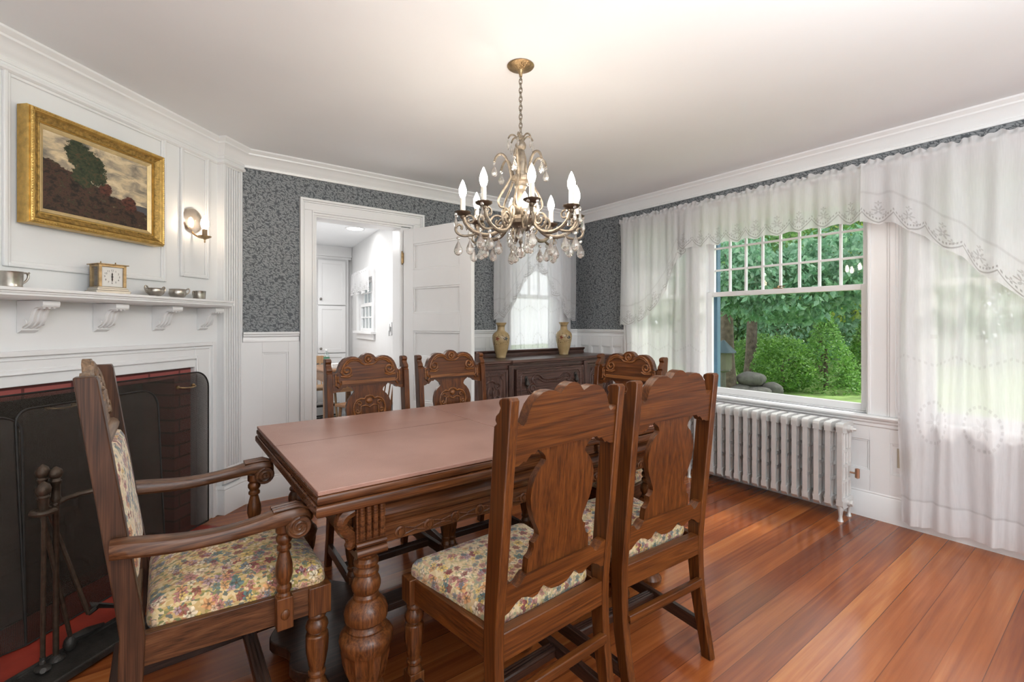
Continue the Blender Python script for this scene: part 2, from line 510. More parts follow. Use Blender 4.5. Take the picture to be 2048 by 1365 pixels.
def mk_painting():
    # local X 0..W, local Z 0..H  (metres) : a loose landscape with one tree on a hillside
    m = MT('oil landscape'); x, y, z = m.xyz(m.coord())
    W, H = .50, .352
    u = x/W; v = z/H
    c2 = m.vec(u, v)
    cl = m.noise(m.mapped(c2, (3.2, 5, 1)), 1.6, 6, .6, .6)
    sky = m.ramp(cl, [(.30,(.16,.15,.13)), (.46,(.40,.33,.24)), (.58,(.68,.54,.34)), (.72,(.82,.70,.50))])
    n1 = m.noise(c2, 9, 5, .65); n2 = m.noise(c2, 26, 4, .7)
    land = m.ramp(n1*.6+n2*.4, [(.38, (.012,.010,.009)), (.46, (.034,.024,.017)), (.52, (.085,.040,.028)), (.57, (.036,.032,.018)), (.64, (.17,.125,.07))])
    hill = .66 - u*.42 + (n1-.5)*.16 + (n2-.5)*.05
    isl = v.lt(hill)
    base = m.mix(isl, sky, land)
    far = (v.lt(.345 + (n1-.5)*.03))*(u.gt(.8)); base = m.mix(far*(1-isl), base, (.10,.10,.11))
    nn = (m.noise(c2, 11, 6, .8)-.5)*2.2
    def blob(cx, cy, rx, ry):
        a = (u-cx)/rx; b = (v-cy)/ry
        return (a*a+b*b + nn*1.6).lt(1)
    tree = blob(.30,.82,.12,.2).mx(blob(.40,.70,.15,.22)).mx(blob(.46,.60,.1,.14)).mx(blob(.34,.56,.1,.16))
    tc = m.ramp(n2*.7+n1*.3, [(.38,(.015,.02,.012)), (.52,(.045,.06,.03)), (.66,(.13,.06,.03))])
    bush = blob(.80,.34,.08,.10).mx(blob(.55,.46,.07,.08)); base = m.mix(bush, base, m.ramp(n2, [(.4,(.03,.015,.012)),(.55,(.13,.045,.03))]))
    col = m.mix(tree, base, tc)
    nm = m.bump(n2, .3, .002)
    return m.done(m.bsdf(col, .4, 0, .4, nm))
painting_m = mk_painting()

def mk_vase():
    m = MT('crackle glaze vase'); c = m.coord(); x, y, z = m.xyz(c)
    f = m.noise(c, 10, 3)
    col = m.ramp(f, [(.3,(.36,.25,.12)), (.7,(.50,.37,.20))])
    an = y.atan2(x)
    cx = ((an*6/(2*PI)).fract()-.5)*.10; cz = z - .175
    r = (cx*cx+cz*cz*1.2).sqrt()/.026; a2 = cz.atan2(cx)
    fl = r.lt((a2*5).cos()*.3+.65)
    sel = ((an*6/(2*PI)).floor()*.5).fract().gt(.2)
    col = m.mix(fl*sel, col, (.22,.05,.03)); col = m.mix(fl*(1-sel), col, (.035,.045,.06))
    tw = m.noise(c, 28, 2); col = m.mix(((tw-.52).abs().lt(.012))*((z-.17).abs().lt(.05)), col, (.09,.06,.03))
    band = ((z-.286).abs().lt(.006)).mx((z-.008).lt(0))*((an*30).sin().gt(0)); col = m.mix(band, col, (.08,.05,.02))
    return m.done(m.bsdf(col, .22, 0, .5))
vase_m = mk_vase()

def mk_leaf(name, c1, c2, c3, sc=5):
    m = MT(name); f = m.noise(m.coord(), sc, 4, .65)
    col = m.ramp(f, [(.32, c1), (.5, c2), (.68, c3)])
    d = m.n('ShaderNodeBsdfDiffuse'); m.put(d.inputs[0], col)
    t = m.n('ShaderNodeBsdfTranslucent'); m.put(t.inputs[0], col)
    g = m.n('ShaderNodeBsdfGlossy', Roughness=.4)
    a = m.n('ShaderNodeMixShader'); a.inputs[0].default_value = .4
    m.t.links.new(d.outputs[0], a.inputs[1]); m.t.links.new(t.outputs[0], a.inputs[2])
    b = m.n('ShaderNodeMixShader'); b.inputs[0].default_value = .05
    m.t.links.new(a.outputs[0], b.inputs[1]); m.t.links.new(g.outputs[0], b.inputs[2])
    return m.done(b.outputs[0])
leaf_a = mk_leaf('broad green leaves', (.08,.21,.11), (.19,.39,.23), (.38,.58,.38), 9)
leaf_b = mk_leaf('dark green leaves', (.035,.10,.03), (.10,.23,.06), (.24,.42,.12), 4)
leaf_y = mk_leaf('yellow green leaves', (.12,.22,.03), (.30,.42,.06), (.60,.60,.12), 3)
leaf_s = mk_leaf('shrub needles', (.05,.14,.025), (.15,.33,.06), (.34,.55,.13), 14)
leaf_s2 = mk_leaf('fresh shrub needles', (.07,.19,.035), (.20,.42,.09), (.42,.65,.18), 14)
bark = plain('tree bark', (.10,.075,.055), .9, var=.5, sc=12, bump=.6, bsc=25)
grass_m = plain('lawn', (.21,.32,.085), .9, var=.4, sc=3, bump=.4, bsc=40)
rock_m = plain('garden stone', (.11,.105,.09), .85, var=.4, sc=6, bump=.6, bsc=14)
blue_m = plain('blue exterior paint', (.07,.16,.24), .4)
# ------------------------------------------------------------------ room constants
YB, XR, CH = 3.73, 3.67, 2.45
DW, DP = -2.37, -2.32
q = math.sqrt(.5)
def uvxy(u, d): return ((u+d)*q, (u-d)*q)
trim_i = [0]
def trim(m, mat=None, bevel=0, parent=None, rz=0):
    trim_i[0] += 1
    o = m.build('trim_%d' % trim_i[0], mat or white, parent, bevel=bevel); o.rotation_euler.z = rz
    return struct(o)

# ---- floor, ceiling
m = M(); m.box(-2.6, 3.9, -2.2, 3.80, -.1, 0); struct(m.build('floor', floor_m))
m = M(); m.box(-2.7, 3.9, -2.2, 3.86, CH, CH+.1); struct(m.build('ceiling', ceil_m))
m = M(); m.box(-.1, 2.6, 3.80, 6.75, -.1, 0)
struct(m.build('floor_kitchen', plain('grey kitchen floor', (.42,.43,.43), .35, var=.15, sc=5)))
m = M(); m.box(-.1, 2.6, 3.86, 6.75, 2.30, 2.40); struct(m.build('ceiling_kitchen', ceil_m))

# ---- back wall (wallpaper) with the kitchen doorway and a window
def wall_x(m, y0, y1, x0, x1, z1, holes):
    xs = sorted([x0, x1] + [h[0] for h in holes] + [h[1] for h in holes])
    for a, b in zip(xs, xs[1:]):
        h = [k for k in holes if k[0] <= a + 1e-6 and k[1] >= b - 1e-6]
        if not h: m.box(a, b, y0, y1, 0, z1)
        else:
            if h[0][2] > 0: m.box(a, b, y0, y1, 0, h[0][2])
            m.box(a, b, y0, y1, h[0][3], z1)
m = M(); wall_x(m, YB, YB+.13, .1, XR+.2, CH, [(.93, 1.60, 0, 2.055), (2.74, 3.36, .95, 2.10)])
struct(m.build('wall_back', wallpaper))
# ---- right wall, drawn along its own X (local x = -y, local y = x)
WIN = [(.22, .80), (1.065, 2.235), (2.37, 2.95)]
m = M(); wall_x(m, XR, XR+.2, -YB, 2.2, CH, [(-b, -a, .667, 2.12) for a, b in WIN])
o = struct(m.build('wall_right', wallpaper)); o.rotation_euler.z = R(-90)
# ---- diagonal fireplace wall: local X = u, local Y = -d
m = M()
m.box(2.584, 2.96, 2.37, 2.62, 0, CH); m.box(-.7, .55, 2.37, 2.62, 0, CH); m.box(.55, 2.584, 2.37, 2.62, 1.034, CH)
o = struct(m.build('wall_fireplace', white)); o.rotation_euler.z = R(45)
a = uvxy(-.7, DW)
m = M(); m.box(a[0]-.12, a[0], -2.2, a[1], 0, CH); struct(m.build('wall_left', white2))
# brick face and firebox
m = M()
m.box(2.465, 2.60, 2.385, 2.60, 0, 1.05); m.box(.5, .65, 2.385, 2.60, 0, 1.05); m.box(.65, 2.465, 2.385, 2.60, .925, 1.05)
o = struct(m.build('wall_brick_surround', brick)); o.rotation_euler.z = R(45)
m = M()
m.box(.50, .65, 2.60, 3.05, 0, 1.1); m.box(2.465, 2.6, 2.60, 3.05, 0, 1.1); m.box(.5, 2.6, 3.05, 3.15, 0, 1.1); m.box(.5, 2.6, 2.6, 3.15, 1.0, 1.1)
m.box(.5, 2.6, 2.405, 3.15, -.09, .004)
o = struct(m.build('wall_firebox', soot)); o.rotation_euler.z = R(45)
# hearth slab
m = M(); m.box(.3, 2.592, 1.87, 2.44, -.01, .008)
o = struct(m.build('floor_hearth', hearth_m, bevel=.003)); o.rotation_euler.z = R(45)

# ---- white surround of the fireplace opening
def frame_box(m, u0, u1, z1, w, y0, y1, z0=0):
    m.box(u1-w, u1, y0, y1, z0, z1); m.box(u0, u0+w, y0, y1, z0, z1); m.box(u0+w, u1-w, y0, y1, z1-w, z1)
m = M()
frame_box(m, .42, 2.714, 1.118, .134, 2.352, 2.372)
frame_box(m, .405, 2.729, 1.133, .022, 2.338, 2.372)
frame_box(m, .44, 2.694, 1.098, .006, 2.347, 2.372)
frame_box(m, .53, 2.604, 1.055, .018, 2.346, 2.41)
frame_box(m, .545, 2.590, 1.041, .008, 2.340, 2.41)
trim(m, bevel=.003, rz=R(45))
# ---- overmantel panels
def panel(m, u0, u1, z0, z1, y, s=-1, w=.028, t=.014):
    for k, (ww, tt) in enumerate(((w, t*.55), (w*.55, t))):
        a, b, c, d = u0, u1, z0, z1
        y0, y1 = sorted((y, y + s*tt))
        m.box(a, a+ww, y0, y1, c, d); m.box(b-ww, b, y0, y1, c, d); m.box(a+ww, b-ww, y0, y1, c, c+ww); m.box(a+ww, b-ww, y0, y1, d-ww, d)
m = M()
panel(m, 1.615, 2.385, 1.49, 2.315, 2.37); panel(m, 2.485, 2.70, 1.535, 2.315, 2.37); panel(m, .3, 1.555, 1.49, 2.315, 2.37)
trim(m, bevel=.004, rz=R(45))
# ---- fluted pilaster at the corner
m = M()
m.box(2.778, 2.95, 2.335, 2.40, 0, 2.34)
n = 6; w = (2.93-2.80)/n
for k in range(n):
    c = 2.80 + w*(k+.5); m.box(c-w*.30, c+w*.30, 2.318, 2.34, .30 if k else .30, 2.29)
m.box(2.778, 2.80, 2.318, 2.34, .19, 2.34); m.box(2.93, 2.95, 2.318, 2.34, .19, 2.34); m.box(2.80, 2.93, 2.318, 2.34, .19, .30); m.box(2.80, 2.93, 2.318, 2.34, 2.29, 2.34)
trim(m, bevel=.004, rz=R(45))
# ---- crown moulding all round
def crown(z0, z1, pr):
    h = z1 - z0
    return [(-.01, z0), (.014, z0), (.018, z0+h*.12), (.014, z0+h*.16), (.016, z0+h*.2), (pr*.30, z0+h*.30), (pr*.42, z0+h*.45), (pr*.55, z0+h*.6), (pr*.74, z0+h*.68), (pr*.76, z0+h*.76), (pr*.9, z0+h*.84), (pr, z0+h*.9), (pr, z1), (-.01, z1)]
path = [uvxy(-.7, DW), uvxy(2.778, DW), uvxy(2.778, DP), uvxy(2.940, DP), (XR, YB), (XR, -2.2)]
path[3] = ((lambda u: uvxy(u, DP))(YB/q + DP))
path.insert(4, (XR, YB)) if False else None
m = M(); m.sweep(path, crown(2.335, 2.452, .085)); trim(m)
m = M(); m.sweep(path[:4], [(-.01, 2.30), (.012, 2.30), (.02, 2.307), (.02, 2.318), (.010, 2.325), (.010, 2.34), (-.01, 2.34)]); trim(m)
# ---- baseboards
bp = [(-.01, 0), (.022, 0), (.022, .15), (.016, .158), (.018, .165), (.010, .18), (-.01, .182)]
bb = [[uvxy(2.74, DW), uvxy(2.778, DW), uvxy(2.778, DP), uvxy(YB/q+DP, DP), (.805, YB)], [(1.74, YB), (XR, YB), (XR, -2.2)], [(-2.19, -2.2), (-2.19, 1.1)]]
for nm, pth in (('back', bb[0]), ('right', bb[1])):
    m = M(); m.sweep(pth, bp); struct(m.build('baseboard_' + nm, white))
# ---- chair rails and wainscot
rail = [(-.01, 1.118), (.010, 1.118), (.014, 1.124), (.010, 1.131), (.010, 1.155), (.022, 1.163), (.022, 1.172), (.034, 1.178), (.034, 1.192), (-.01, 1.192)]
for pth in ([uvxy(YB/q+DP-.005, DP+.002), (.808, YB)], [(1.82, YB), (2.70, YB)], [(3.40, YB), (XR, YB), (XR, 3.06)]):
    m = M(); m.sweep(pth, rail); trim(m)
def wains(m, a, b, z0, z1, pan, y, s, axis):
    # boards over the wall between a..b with recessed panels at pan = [(p0,p1,q0,q1)]
    t = .014
    def bx(p0, p1, q0, q1, dep):
        lo, hi = sorted((y, y + s*dep))
        if axis == 'x': m.box(p0, p1, lo, hi, q0, q1)
        else: m.box(lo, hi, p0, p1, q0, q1)
    bx(a, b, z0, z1, .004)
    ps = sorted(pan); cur = a
    for p0, p1, q0, q1 in ps:
        bx(cur, p0, z0, z1, t); bx(p0, p1, z0, q0, t); bx(p0, p1, q1, z1, t)
        for e in ((p0, p0+.012, q0, q1), (p1-.012, p1, q0, q1), (p0+.012, p1-.012, q0, q0+.012), (p0+.012, p1-.012, q1-.012, q1)): bx(*e, .009)
        cur = p1
    bx(cur, b, z0, z1, t)
m = M(); wains(m, .425, .812, .15, 1.12, [(.565, .735, .30, 1.045)], YB, -1, 'x'); trim(m, bevel=.002)
m = M(); wains(m, 1.82, 2.66, .15, 1.12, [(1.90+.2*k, 2.05+.2*k, .30, 1.02) for k in range(4)], YB, -1, 'x')
wains(m, 2.66, 3.44, .15, .93, [(2.72, 3.0, .30, .85), (3.06, 3.36, .3, .85)], YB, -1, 'x')
wains(m, 3.44, XR, .15, 1.12, [(3.48, 3.62, .30, 1.02)], YB, -1, 'x'); trim(m, bevel=.002)
m = M(); wains(m, 3.06, 3.716, .15, 1.12, [(3.10+.15*k, 3.21+.15*k, .30, 1.02) for k in range(4)], XR, -1, 'y')
wains(m, -2.2, 3.06, .15, .60, [(-1.98+.5*k, -1.55+.5*k, .305, .50) for k in range(6)] + [(1.055, 1.44, .305, .50), (1.51, 1.95, .305, .5), (2.02, 2.45, .305, .5), (2.52, 2.95, .305, .5)], XR, -1, 'y')
trim(m, bevel=.002)

# ---- doorway casing
def casing_prof(w): return w
m = M()
def leg(x0, x1, z1, flip):
    s = 1 if not flip else -1
    e = x0 if not flip else x1
    def bx(a, b, y):
        lo, hi = sorted((e + s*a, e + s*b)); m.box(lo, hi, YB-y, YB+.01, 0, z1)
    bx(0, .018, .038); bx(.018, .03, .024); bx(.03, .085, .018); bx(.085, .10, .024); bx(.10, .118, .014)
leg(.813, .93, 2.06, False); leg(1.692, 1.81, 2.06, True); m.box(1.60, 1.692, YB-.016, YB+.01, 0, 2.06)
for a, b, y in ((0, .018, .038), (.018, .03, .024), (.03, .085, .018), (.085, .10, .024), (.10, .118, .014)):
    m.box(.813+a, 1.81-a, YB-y, YB+.01, 2.185-b, 2.185-a); m.box(.813+a, .813+b, YB-y, YB+.01, 2.055, 2.185-b); m.box(1.81-b, 1.81-a, YB-y, YB+.01, 2.055, 2.185-b)
m.box(.918, .932, YB-.005, YB+.15, 0, 2.068); m.box(1.598, 1.612, YB-.005, YB+.15, 0, 2.068); m.box(.93, 1.60, YB-.005, YB+.15, 2.053, 2.068)
trim(m, bevel=.003)
# ---- the open five panel door
d1 = M()
TH, WD, HT = .036, .735, 2.03
tops = [1.905 - .357*k for k in range(5)]
d1.box(0, .115, 0, TH, .01, HT); d1.box(WD-.115, WD, 0, TH, .01, HT)
d1.box(.115, WD-.115, .013, TH-.013, .01, HT)
zz = [HT] + sum(([t, t-.215] for t in tops), []) + [.01]
for k in range(0, len(zz), 2): d1.box(.115, WD-.115, 0, TH, zz[k+1], zz[k])
for t in tops:
    for y0, y1 in ((.004, .012), (TH-.012, TH-.004)):
        d1.box(.115, WD-.115, y0, y1, t-.014, t); d1.box(.115, WD-.115, y0, y1, t-.215, t-.201)
        d1.box(.115, .129, y0, y1, t-.201, t-.014); d1.box(WD-.129, WD-.115, y0, y1, t-.201, t-.014)
dr = struct(d1.build('door_1', white, bevel=.002)); dr.location = (1.615, 3.690, 0); dr.rotation_euler.z = math.atan2(-.685, .23)
for z in (1.80, .28):
    h = M(); h.lathe([(.002, -.058), (.006, -.054), (.004, -.047), (.008, -.044), (.008, .044), (.004, .047), (.006, .054), (.002, .058)], 10, (-.010, -.006, z)); h.box(-.012, .004, -.004, .030, z-.042, z+.042)
    h.build('hinge', brass, dr, label='aged brass butt hinge with ball tips')

# ---- right wall window casings, stool and apron
m = M()
def cas(y0, y1, z0, z1):
    w = y1-y0
    m.box(XR-.018, XR+.01, y0, y1, z0, z1)
    m.box(XR-.028, XR+.01, y0, y0+.018, z0, z1); m.box(XR-.028, XR+.01, y1-.018, y1, z0, z1)
    if w > .12:
        c = (y0+y1)/2; m.box(XR-.030, XR+.01, c-.016, c+.016, z0, z1)
        m.box(XR-.024, XR+.01, c-.03, c+.03, z0, z1)
cas(2.95, 3.06, .665, 2.24); cas(2.235, 2.37, .665, 2.12); cas(.80, 1.065, .665, 2.12); cas(.10, .22, .665, 2.24)
m.box(XR-.026, XR+.01, .10, 3.06, 2.12, 2.24); m.box(XR-.036, XR+.01, .08, 3.08, 2.225, 2.25)
for a, b in WIN:    # jamb linings
    m.box(XR-.004, XR+.2, a-.004, a+.012, .667, 2.12); m.box(XR-.004, XR+.2, b-.012, b+.004, .667, 2.12); m.box(XR, XR+.2, a, b, 2.108, 2.124)
trim(m, bevel=.004)
m = M()
m.prism([(XR+.06, .64), (XR+.06, .668), (XR-.052, .665), (XR-.060, .655), (XR-.052, .642), (XR-.034, .636), (XR-.034, .622), (XR-.022, .612), (XR-.022, .595), (XR-.012, .585), (XR+.01, .585)], 'y', .06, 3.10)
trim(m)
# ---- windows
def sash(m, y0, y1, z0, z1, x, st, bot, top, cols, rows, mw=.016, t=.030):
    m.box(x, x+t, y0, y0+st, z0, z1); m.box(x, x+t, y1-st, y1, z0, z1)
    m.box(x, x+t, y0+st, y1-st, z0, z0+bot); m.box(x, x+t, y0+st, y1-st, z1-top, z1)
    a, b, c, d = y0+st, y1-st, z0+bot, z1-top
    for k in range(1, cols):
        yy = a+(b-a)*k/cols; m.box(x+.004, x+t-.004, yy-mw/2, yy+mw/2, c, d)
    for k in range(1, rows):
        zz = c+(d-c)*k/rows; m.box(x+.006, x+t-.006, a, b, zz-mw/2, zz+mw/2)
def window(i, y0, y1, cols, locks=True, cols2=1, rows2=1):
    f = M(); f.box(XR+.04, XR+.2, y0, y1, .655, .672); f.box(XR+.11, XR+.15, y0, y0+.016, .667, 2.12); f.box(XR+.11, XR+.15, y1-.016, y1, .667, 2.12)
    w = struct(f.build('window_%d' % i, white))
    s = M(); sash(s, y0+.012, y1-.012, .672, 1.515, XR+.055, .045, .048, .038, cols2, rows2); s.build('lower_sash', white, w, bevel=.003)
    s = M(); sash(s, y0+.012, y1-.012, 1.478, 2.108, XR+.090, .045, .036, .038, cols, 3); s.build('upper_sash', white, w, bevel=.002)
    g = M(); g.box(XR+.069, XR+.071, y0+.03, y1-.03, .70, 1.49); g.box(XR+.104, XR+.106, y0+.03, y1-.03, 1.50, 2.09); g.build('pane', pane_m, w)
    if locks:
        l = M(); c = (y0+y1)/2; l.box(XR+.055, XR+.085, c-.03, c+.03, 1.515, 1.522); l.lathe([(.009, 0), (.009, .012), (.004, .016)], 10, (XR+.068, c, 1.522))
        l.tube([(XR+.068, c, 1.532), (XR+.06, c-.02, 1.533), (XR+.052, c-.05, 1.530)], .004, 6)
        l.build('sash_lock', brass, w, label='brass sash lock')
    return w
window(1, *WIN[1], 8); window(2, *WIN[0], 4, False); window(3, *WIN[2], 4, False)
# back window
bw = M(); bw.box(2.66, 2.74, YB-.02, YB+.01, .93, 2.18); bw.box(3.36, 3.44, YB-.02, YB+.01, .93, 2.18); bw.box(2.66, 3.44, YB-.024, YB+.01, 2.10, 2.2); bw.box(2.64, 3.46, YB-.045, YB+.1, .93, .955)
w4 = struct(bw.build('window_4', white, bevel=.003))
s = M()
def sash_y(m, x0, x1, z0, z1, y, st, cols, rows):
    m.box(x0, x0+st, y, y+.03, z0, z1); m.box(x1-st, x1, y, y+.03, z0, z1); m.box(x0+st, x1-st, y, y+.03, z0, z0+st); m.box(x0+st, x1-st, y, y+.03, z1-st, z1)
    for k in range(1, cols): c = x0+st+(x1-x0-2*st)*k/cols; m.box(c-.008, c+.008, y+.004, y+.026, z0+st, z1-st)
    for k in range(1, rows): c = z0+st+(z1-z0-2*st)*k/rows; m.box(x0+st, x1-st, y+.006, y+.024, c-.008, c+.008)
sash_y(s, 2.745, 3.355, .955, 1.55, YB+.03, .04, 1, 1); sash_y(s, 2.745, 3.355, 1.51, 2.10, YB+.065, .04, 4, 2); s.build('sash', white, w4, bevel=.002)
g = M(); g.box(2.76, 3.34, YB+.044, YB+.046, .98, 2.08); g.build('pane', pane_m, w4)
# blue outer frame seen through the big window
m = M(); m.box(XR+.15, XR+.2, 2.185, 2.222, .69, 2.1); struct(m.build('trim_exterior', blue_m))

# ---- kitchen shell
kx0, kx1 = 1.79, 2.11
kd = math.atan2(6.58-3.86, kx1-kx0)
L = math.hypot(kx1-kx0, 6.58-3.86)
def kpt(y): return (kx0 + (y-3.86)*(kx1-kx0)/(6.58-3.86), y)
def ks(y): return (y-3.86)/(6.58-3.86)*L
m = M()     # local X along the wall, local Y to its left (room side is +Y)
a, b = ks(5.32), ks(6.10)
m.box(0, a, -.1, 0, 0, 2.4); m.box(b, L+.2, -.1, 0, 0, 2.4); m.box(a, b, -.1, 0, 0, 1.16); m.box(a, b, -.1, 0, 1.80, 2.4)
kw = struct(m.build('wall_kitchen_right', kit_wall)); kw.location = (kx0, 3.86, 0); kw.rotation_euler.z = kd
m = M(); m.box(-.1, 2.6, 6.60, 6.72, 0, 2.4); struct(m.build('wall_kitchen_far', kit_wall))
m = M(); m.box(-.1, 0, 3.86, 6.6, 0, 2.4); struct(m.build('wall_kitchen_left', kit_wall))
m = M(); m.box(a-.07, a, 0, .022, 1.12, 1.86); m.box(b, b+.07, 0, .022, 1.12, 1.86); m.box(a-.07, b+.07, 0, .026, 1.80, 1.88); m.box(a-.10, b+.10, -.02, .06, 1.13, 1.16); m.box(a-.07, b+.07, 0, .02, 1.06, 1.13)
kwin = struct(m.build('window_5', white, bevel=.003)); kwin.location = (kx0, 3.86, 0); kwin.rotation_euler.z = kd
s = M(); sash_y(s, a, b, 1.16, 1.50, -.05, .035, 4, 2); sash_y(s, a, b, 1.48, 1.80, -.085, .035, 4, 2); s.build('sash', white, kwin)
g = M(); g.box(a, b, -.07, -.068, 1.17, 1.8); g.build('pane', mk_glass('grey kitchen glass', .3, (.55,.57,.58)), kwin)
# ------------------------------------------------------------------ carving helpers
def spiral(c, r0, turns, a0, sgn=1, n=22, r1=.18):
    return [(c[0]+r0*(1-(1-r1)*k/n)*math.cos(R(a0)+sgn*2*PI*turns*k/n), c[1]+r0*(1-(1-r1)*k/n)*math.sin(R(a0)+sgn*2*PI*turns*k/n)) for k in range(n+1)]
def relief(m, pts, y, r, n=6, ax='y'):
    if ax == 'y': m.tube([(p[0], y, p[1]) for p in pts], r, n)
    else: m.tube([(y, p[0], p[1]) for p in pts], r, n)
def shear(k, z0): 
    S_ = Matrix.Identity(4); S_[1][2] = -k; S_[1][3] = k*z0; return S_

CREST = [(0,1.091),(.016,1.088),(.030,1.080),(.040,1.069),(.046,1.064),(.054,1.067),(.070,1.074),(.092,1.076),(.112,1.072),(.132,1.060),(.148,1.042),(.158,1.020),(.164,1.001),(.172,.992),(.180,.994),(.190,1.004),(.203,1.006)]
CREST_B = [(.203,.890),(.180,.891),(.165,.899),(.156,.897),(.148,.906),(.138,.914),(.128,.912),(.118,.921),(0,.921)]
SPLAT = [(.108,.923),(.104,.915),(.092,.908),(.082,.898),(.078,.886),(.083,.878),(.098,.866),(.113,.845),(.122,.818),(.125,.792),(.121,.765),(.112,.738),(.099,.712),(.089,.694),(.086,.680),(.092,.668),(.103,.662),(.101,.648),(.108,.632),(.120,.624),(.122,.600),(.122,.578)]
LRAIL_T = [(0,.585),(.128,.585),(.138,.577),(.148,.565),(.158,.562),(.168,.568),(.180,.582),(.203,.585)]
LRAIL_B = [(.203,.498),(.182,.503),(.160,.520),(.140,.528),(.120,.522),(.100,.512),(.082,.515),(.070,.528),(.062,.534),(.052,.526),(.030,.512),(0,.508)]
TURN = [(.026,.375),(.026,.368),(.019,.364),(.024,.356),(.024,.350),(.018,.345),(.026,.334),(.030,.322),(.026,.308),(.018,.303),(.029,.297),(.032,.286),(.032,.272),(.030,.24),(.024,.205),(.018,.185),(.023,.180),(.023,.173),(.018,.168),(.020,.160),(.024,.150),(.024,.146)]
FOOT = [(.016,.062),(.018,.058),(.016,.052),(.026,.044),(.031,.030),(.030,.016),(.022,.004),(.016,0)]

def make_side_chair(label, group):
    t = thing('dining_chair', label, 'chair', group=group)
    rake = .096
    for s in (-1, 1):
        m = M()
        x0, x1 = sorted((s*.196, s*.226))
        prof = [(-.270,0),(-.262,.05),(-.240,.16),(-.226,.28),(-.222,.40),(-.224,.46),(-.285,1.060),(-.278,1.068),(-.252,1.066),(-.240,1.060),(-.237,1.050),(-.244,1.040),(-.238,1.028),(-.226,1.018),(-.222,1.006),(-.228,.998),(-.218,.990),(-.176,.52),(-.172,.44),(-.174,.34),(-.186,.22),(-.206,.12),(-.226,.03),(-.230,0)]
        m.prism(prof, 'x', x0, x1)
        m.build('back_post', oak_z, t, bevel=.003)
        m = M()      # front leg: square block, turned baluster, stretcher block, ball foot
        cx, cy = s*.234, .190
        m.box(cx-.029, cx+.029, cy-.027, cy+.027, .370, .448)
        m.lathe(TURN, 16, (cx, cy, 0), flute=(.20, .29, 9, .14))
        m.box(cx-.024, cx+.024, cy-.024, cy+.024, .062, .147)
        m.lathe(FOOT, 14, (cx, cy, 0))
        m.build('leg', turn_z, t, bevel=.002)
        m = M()      # side rail
        a, b = (s*.205, -.185), (s*.236, .175)
        m.prism([(a[0]-.012, a[1]), (a[0]+.012, a[1]), (b[0]+.012, b[1]), (b[0]-.012, b[1])], 'z', .372, .446)
        m.build('side_rail', oak_y, t, bevel=.002)
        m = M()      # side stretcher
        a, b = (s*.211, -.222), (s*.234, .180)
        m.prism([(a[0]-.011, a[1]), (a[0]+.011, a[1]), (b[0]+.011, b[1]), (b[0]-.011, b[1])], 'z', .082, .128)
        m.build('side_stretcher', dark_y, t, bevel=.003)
    m = M(); m.box(-.200, .200, -.219, -.186, .375, .450); m.build('rear_rail', oak_x, t, bevel=.003)
    m = M(); m.box(-.21, .21, .180, .212, .372, .446); m.build('front_rail', oak_x, t, bevel=.002)
    m = M(); m.box(-.200, .200, -.235, -.212, .262, .290); m.build('rear_stretcher', oak_x, t, bevel=.003)
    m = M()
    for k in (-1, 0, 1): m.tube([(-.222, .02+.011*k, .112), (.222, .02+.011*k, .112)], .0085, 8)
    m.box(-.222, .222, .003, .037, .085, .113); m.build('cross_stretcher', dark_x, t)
    sh = shear(rake, .44)
    m = M(); m.T = sh; m.prism([(x, z) for x, z in CREST] + CREST_B + [(-x, z) for x, z in reversed(CREST_B[:-1])] + [(-x, z) for x, z in reversed(CREST[1:])], 'y', -.219, -.186)
    cr = m.build('crest_rail', oak_x, t)
    m = M(); m.T = sh; y = -.184
    edge = [(x*.9, z-.012) for x, z in CREST[3:13]]
    for s in (-1, 1):
        relief(m, [(s*x, z) for x, z in edge], y, .0065)
        relief(m, [(s*x, z) for x, z in spiral((.118,1.002), .030, 1.5, 0, -1)], y, .006)
        relief(m, [(s*.022,1.030), (s*.036,1.036), (s*.05,1.05), (s*.075,1.056), (s*.10,1.050), (s*.12,1.034)], y, .005)
        relief(m, [(s*.168,.986), (s*.176,.984), (s*.176,.925), (s*.165,.915), (s*.150,.933), (s*.165,.945), (s*.165,.975)], y, .005)
        relief(m, [(s*.09,.978), (s*.11,.968), (s*.15,.972)], y, .005)
    relief(m, [(-.024,1.030), (.024,1.030)], y, .005)
    relief(m, spiral((0,1.058), .020, 1.0, -90, 1, 18, .8), y, .006); m.ball((0, y, 1.056), (.011, .008, .011))
    m.box(-.148, .148, -.190, -.176, .932, .950)
    m.build('carving', carv_x, cr)
    m = M(); m.T = sh; m.prism(SPLAT + [(-x, z) for x, z in reversed(SPLAT)], 'y', -.212, -.192)
    sp = m.build('splat', oak_z, t)
    m = M(); m.T = sh; y = -.190
    cart = [(0,.862),(.018,.858),(.028,.846),(.045,.85),(.068,.842),(.082,.822),(.088,.795),(.082,.77),(.084,.745),(.07,.725),(.05,.722),(.035,.70),(.015,.69),(0,.688)]
    shield = [(0,.80),(.022,.812),(.046,.808),(.050,.77),(.042,.735),(.02,.715),(0,.708)]
    for s in (-1, 1):
        relief(m, [(s*x, z) for x, z in cart], y, .006); relief(m, [(s*x, z) for x, z in shield], y, .004)
        for c, r_, a_ in (((.055,.822),.015,0), ((.066,.785),.013,180), ((.06,.742),.013,60)): relief(m, [(s*x, z) for x, z in spiral(c, r_, 1.1, a_, 1, 14)], y, .0045)
    m.ball((0, y, .835), (.018, .007, .016))
    m.build('carving', carv_x, sp)
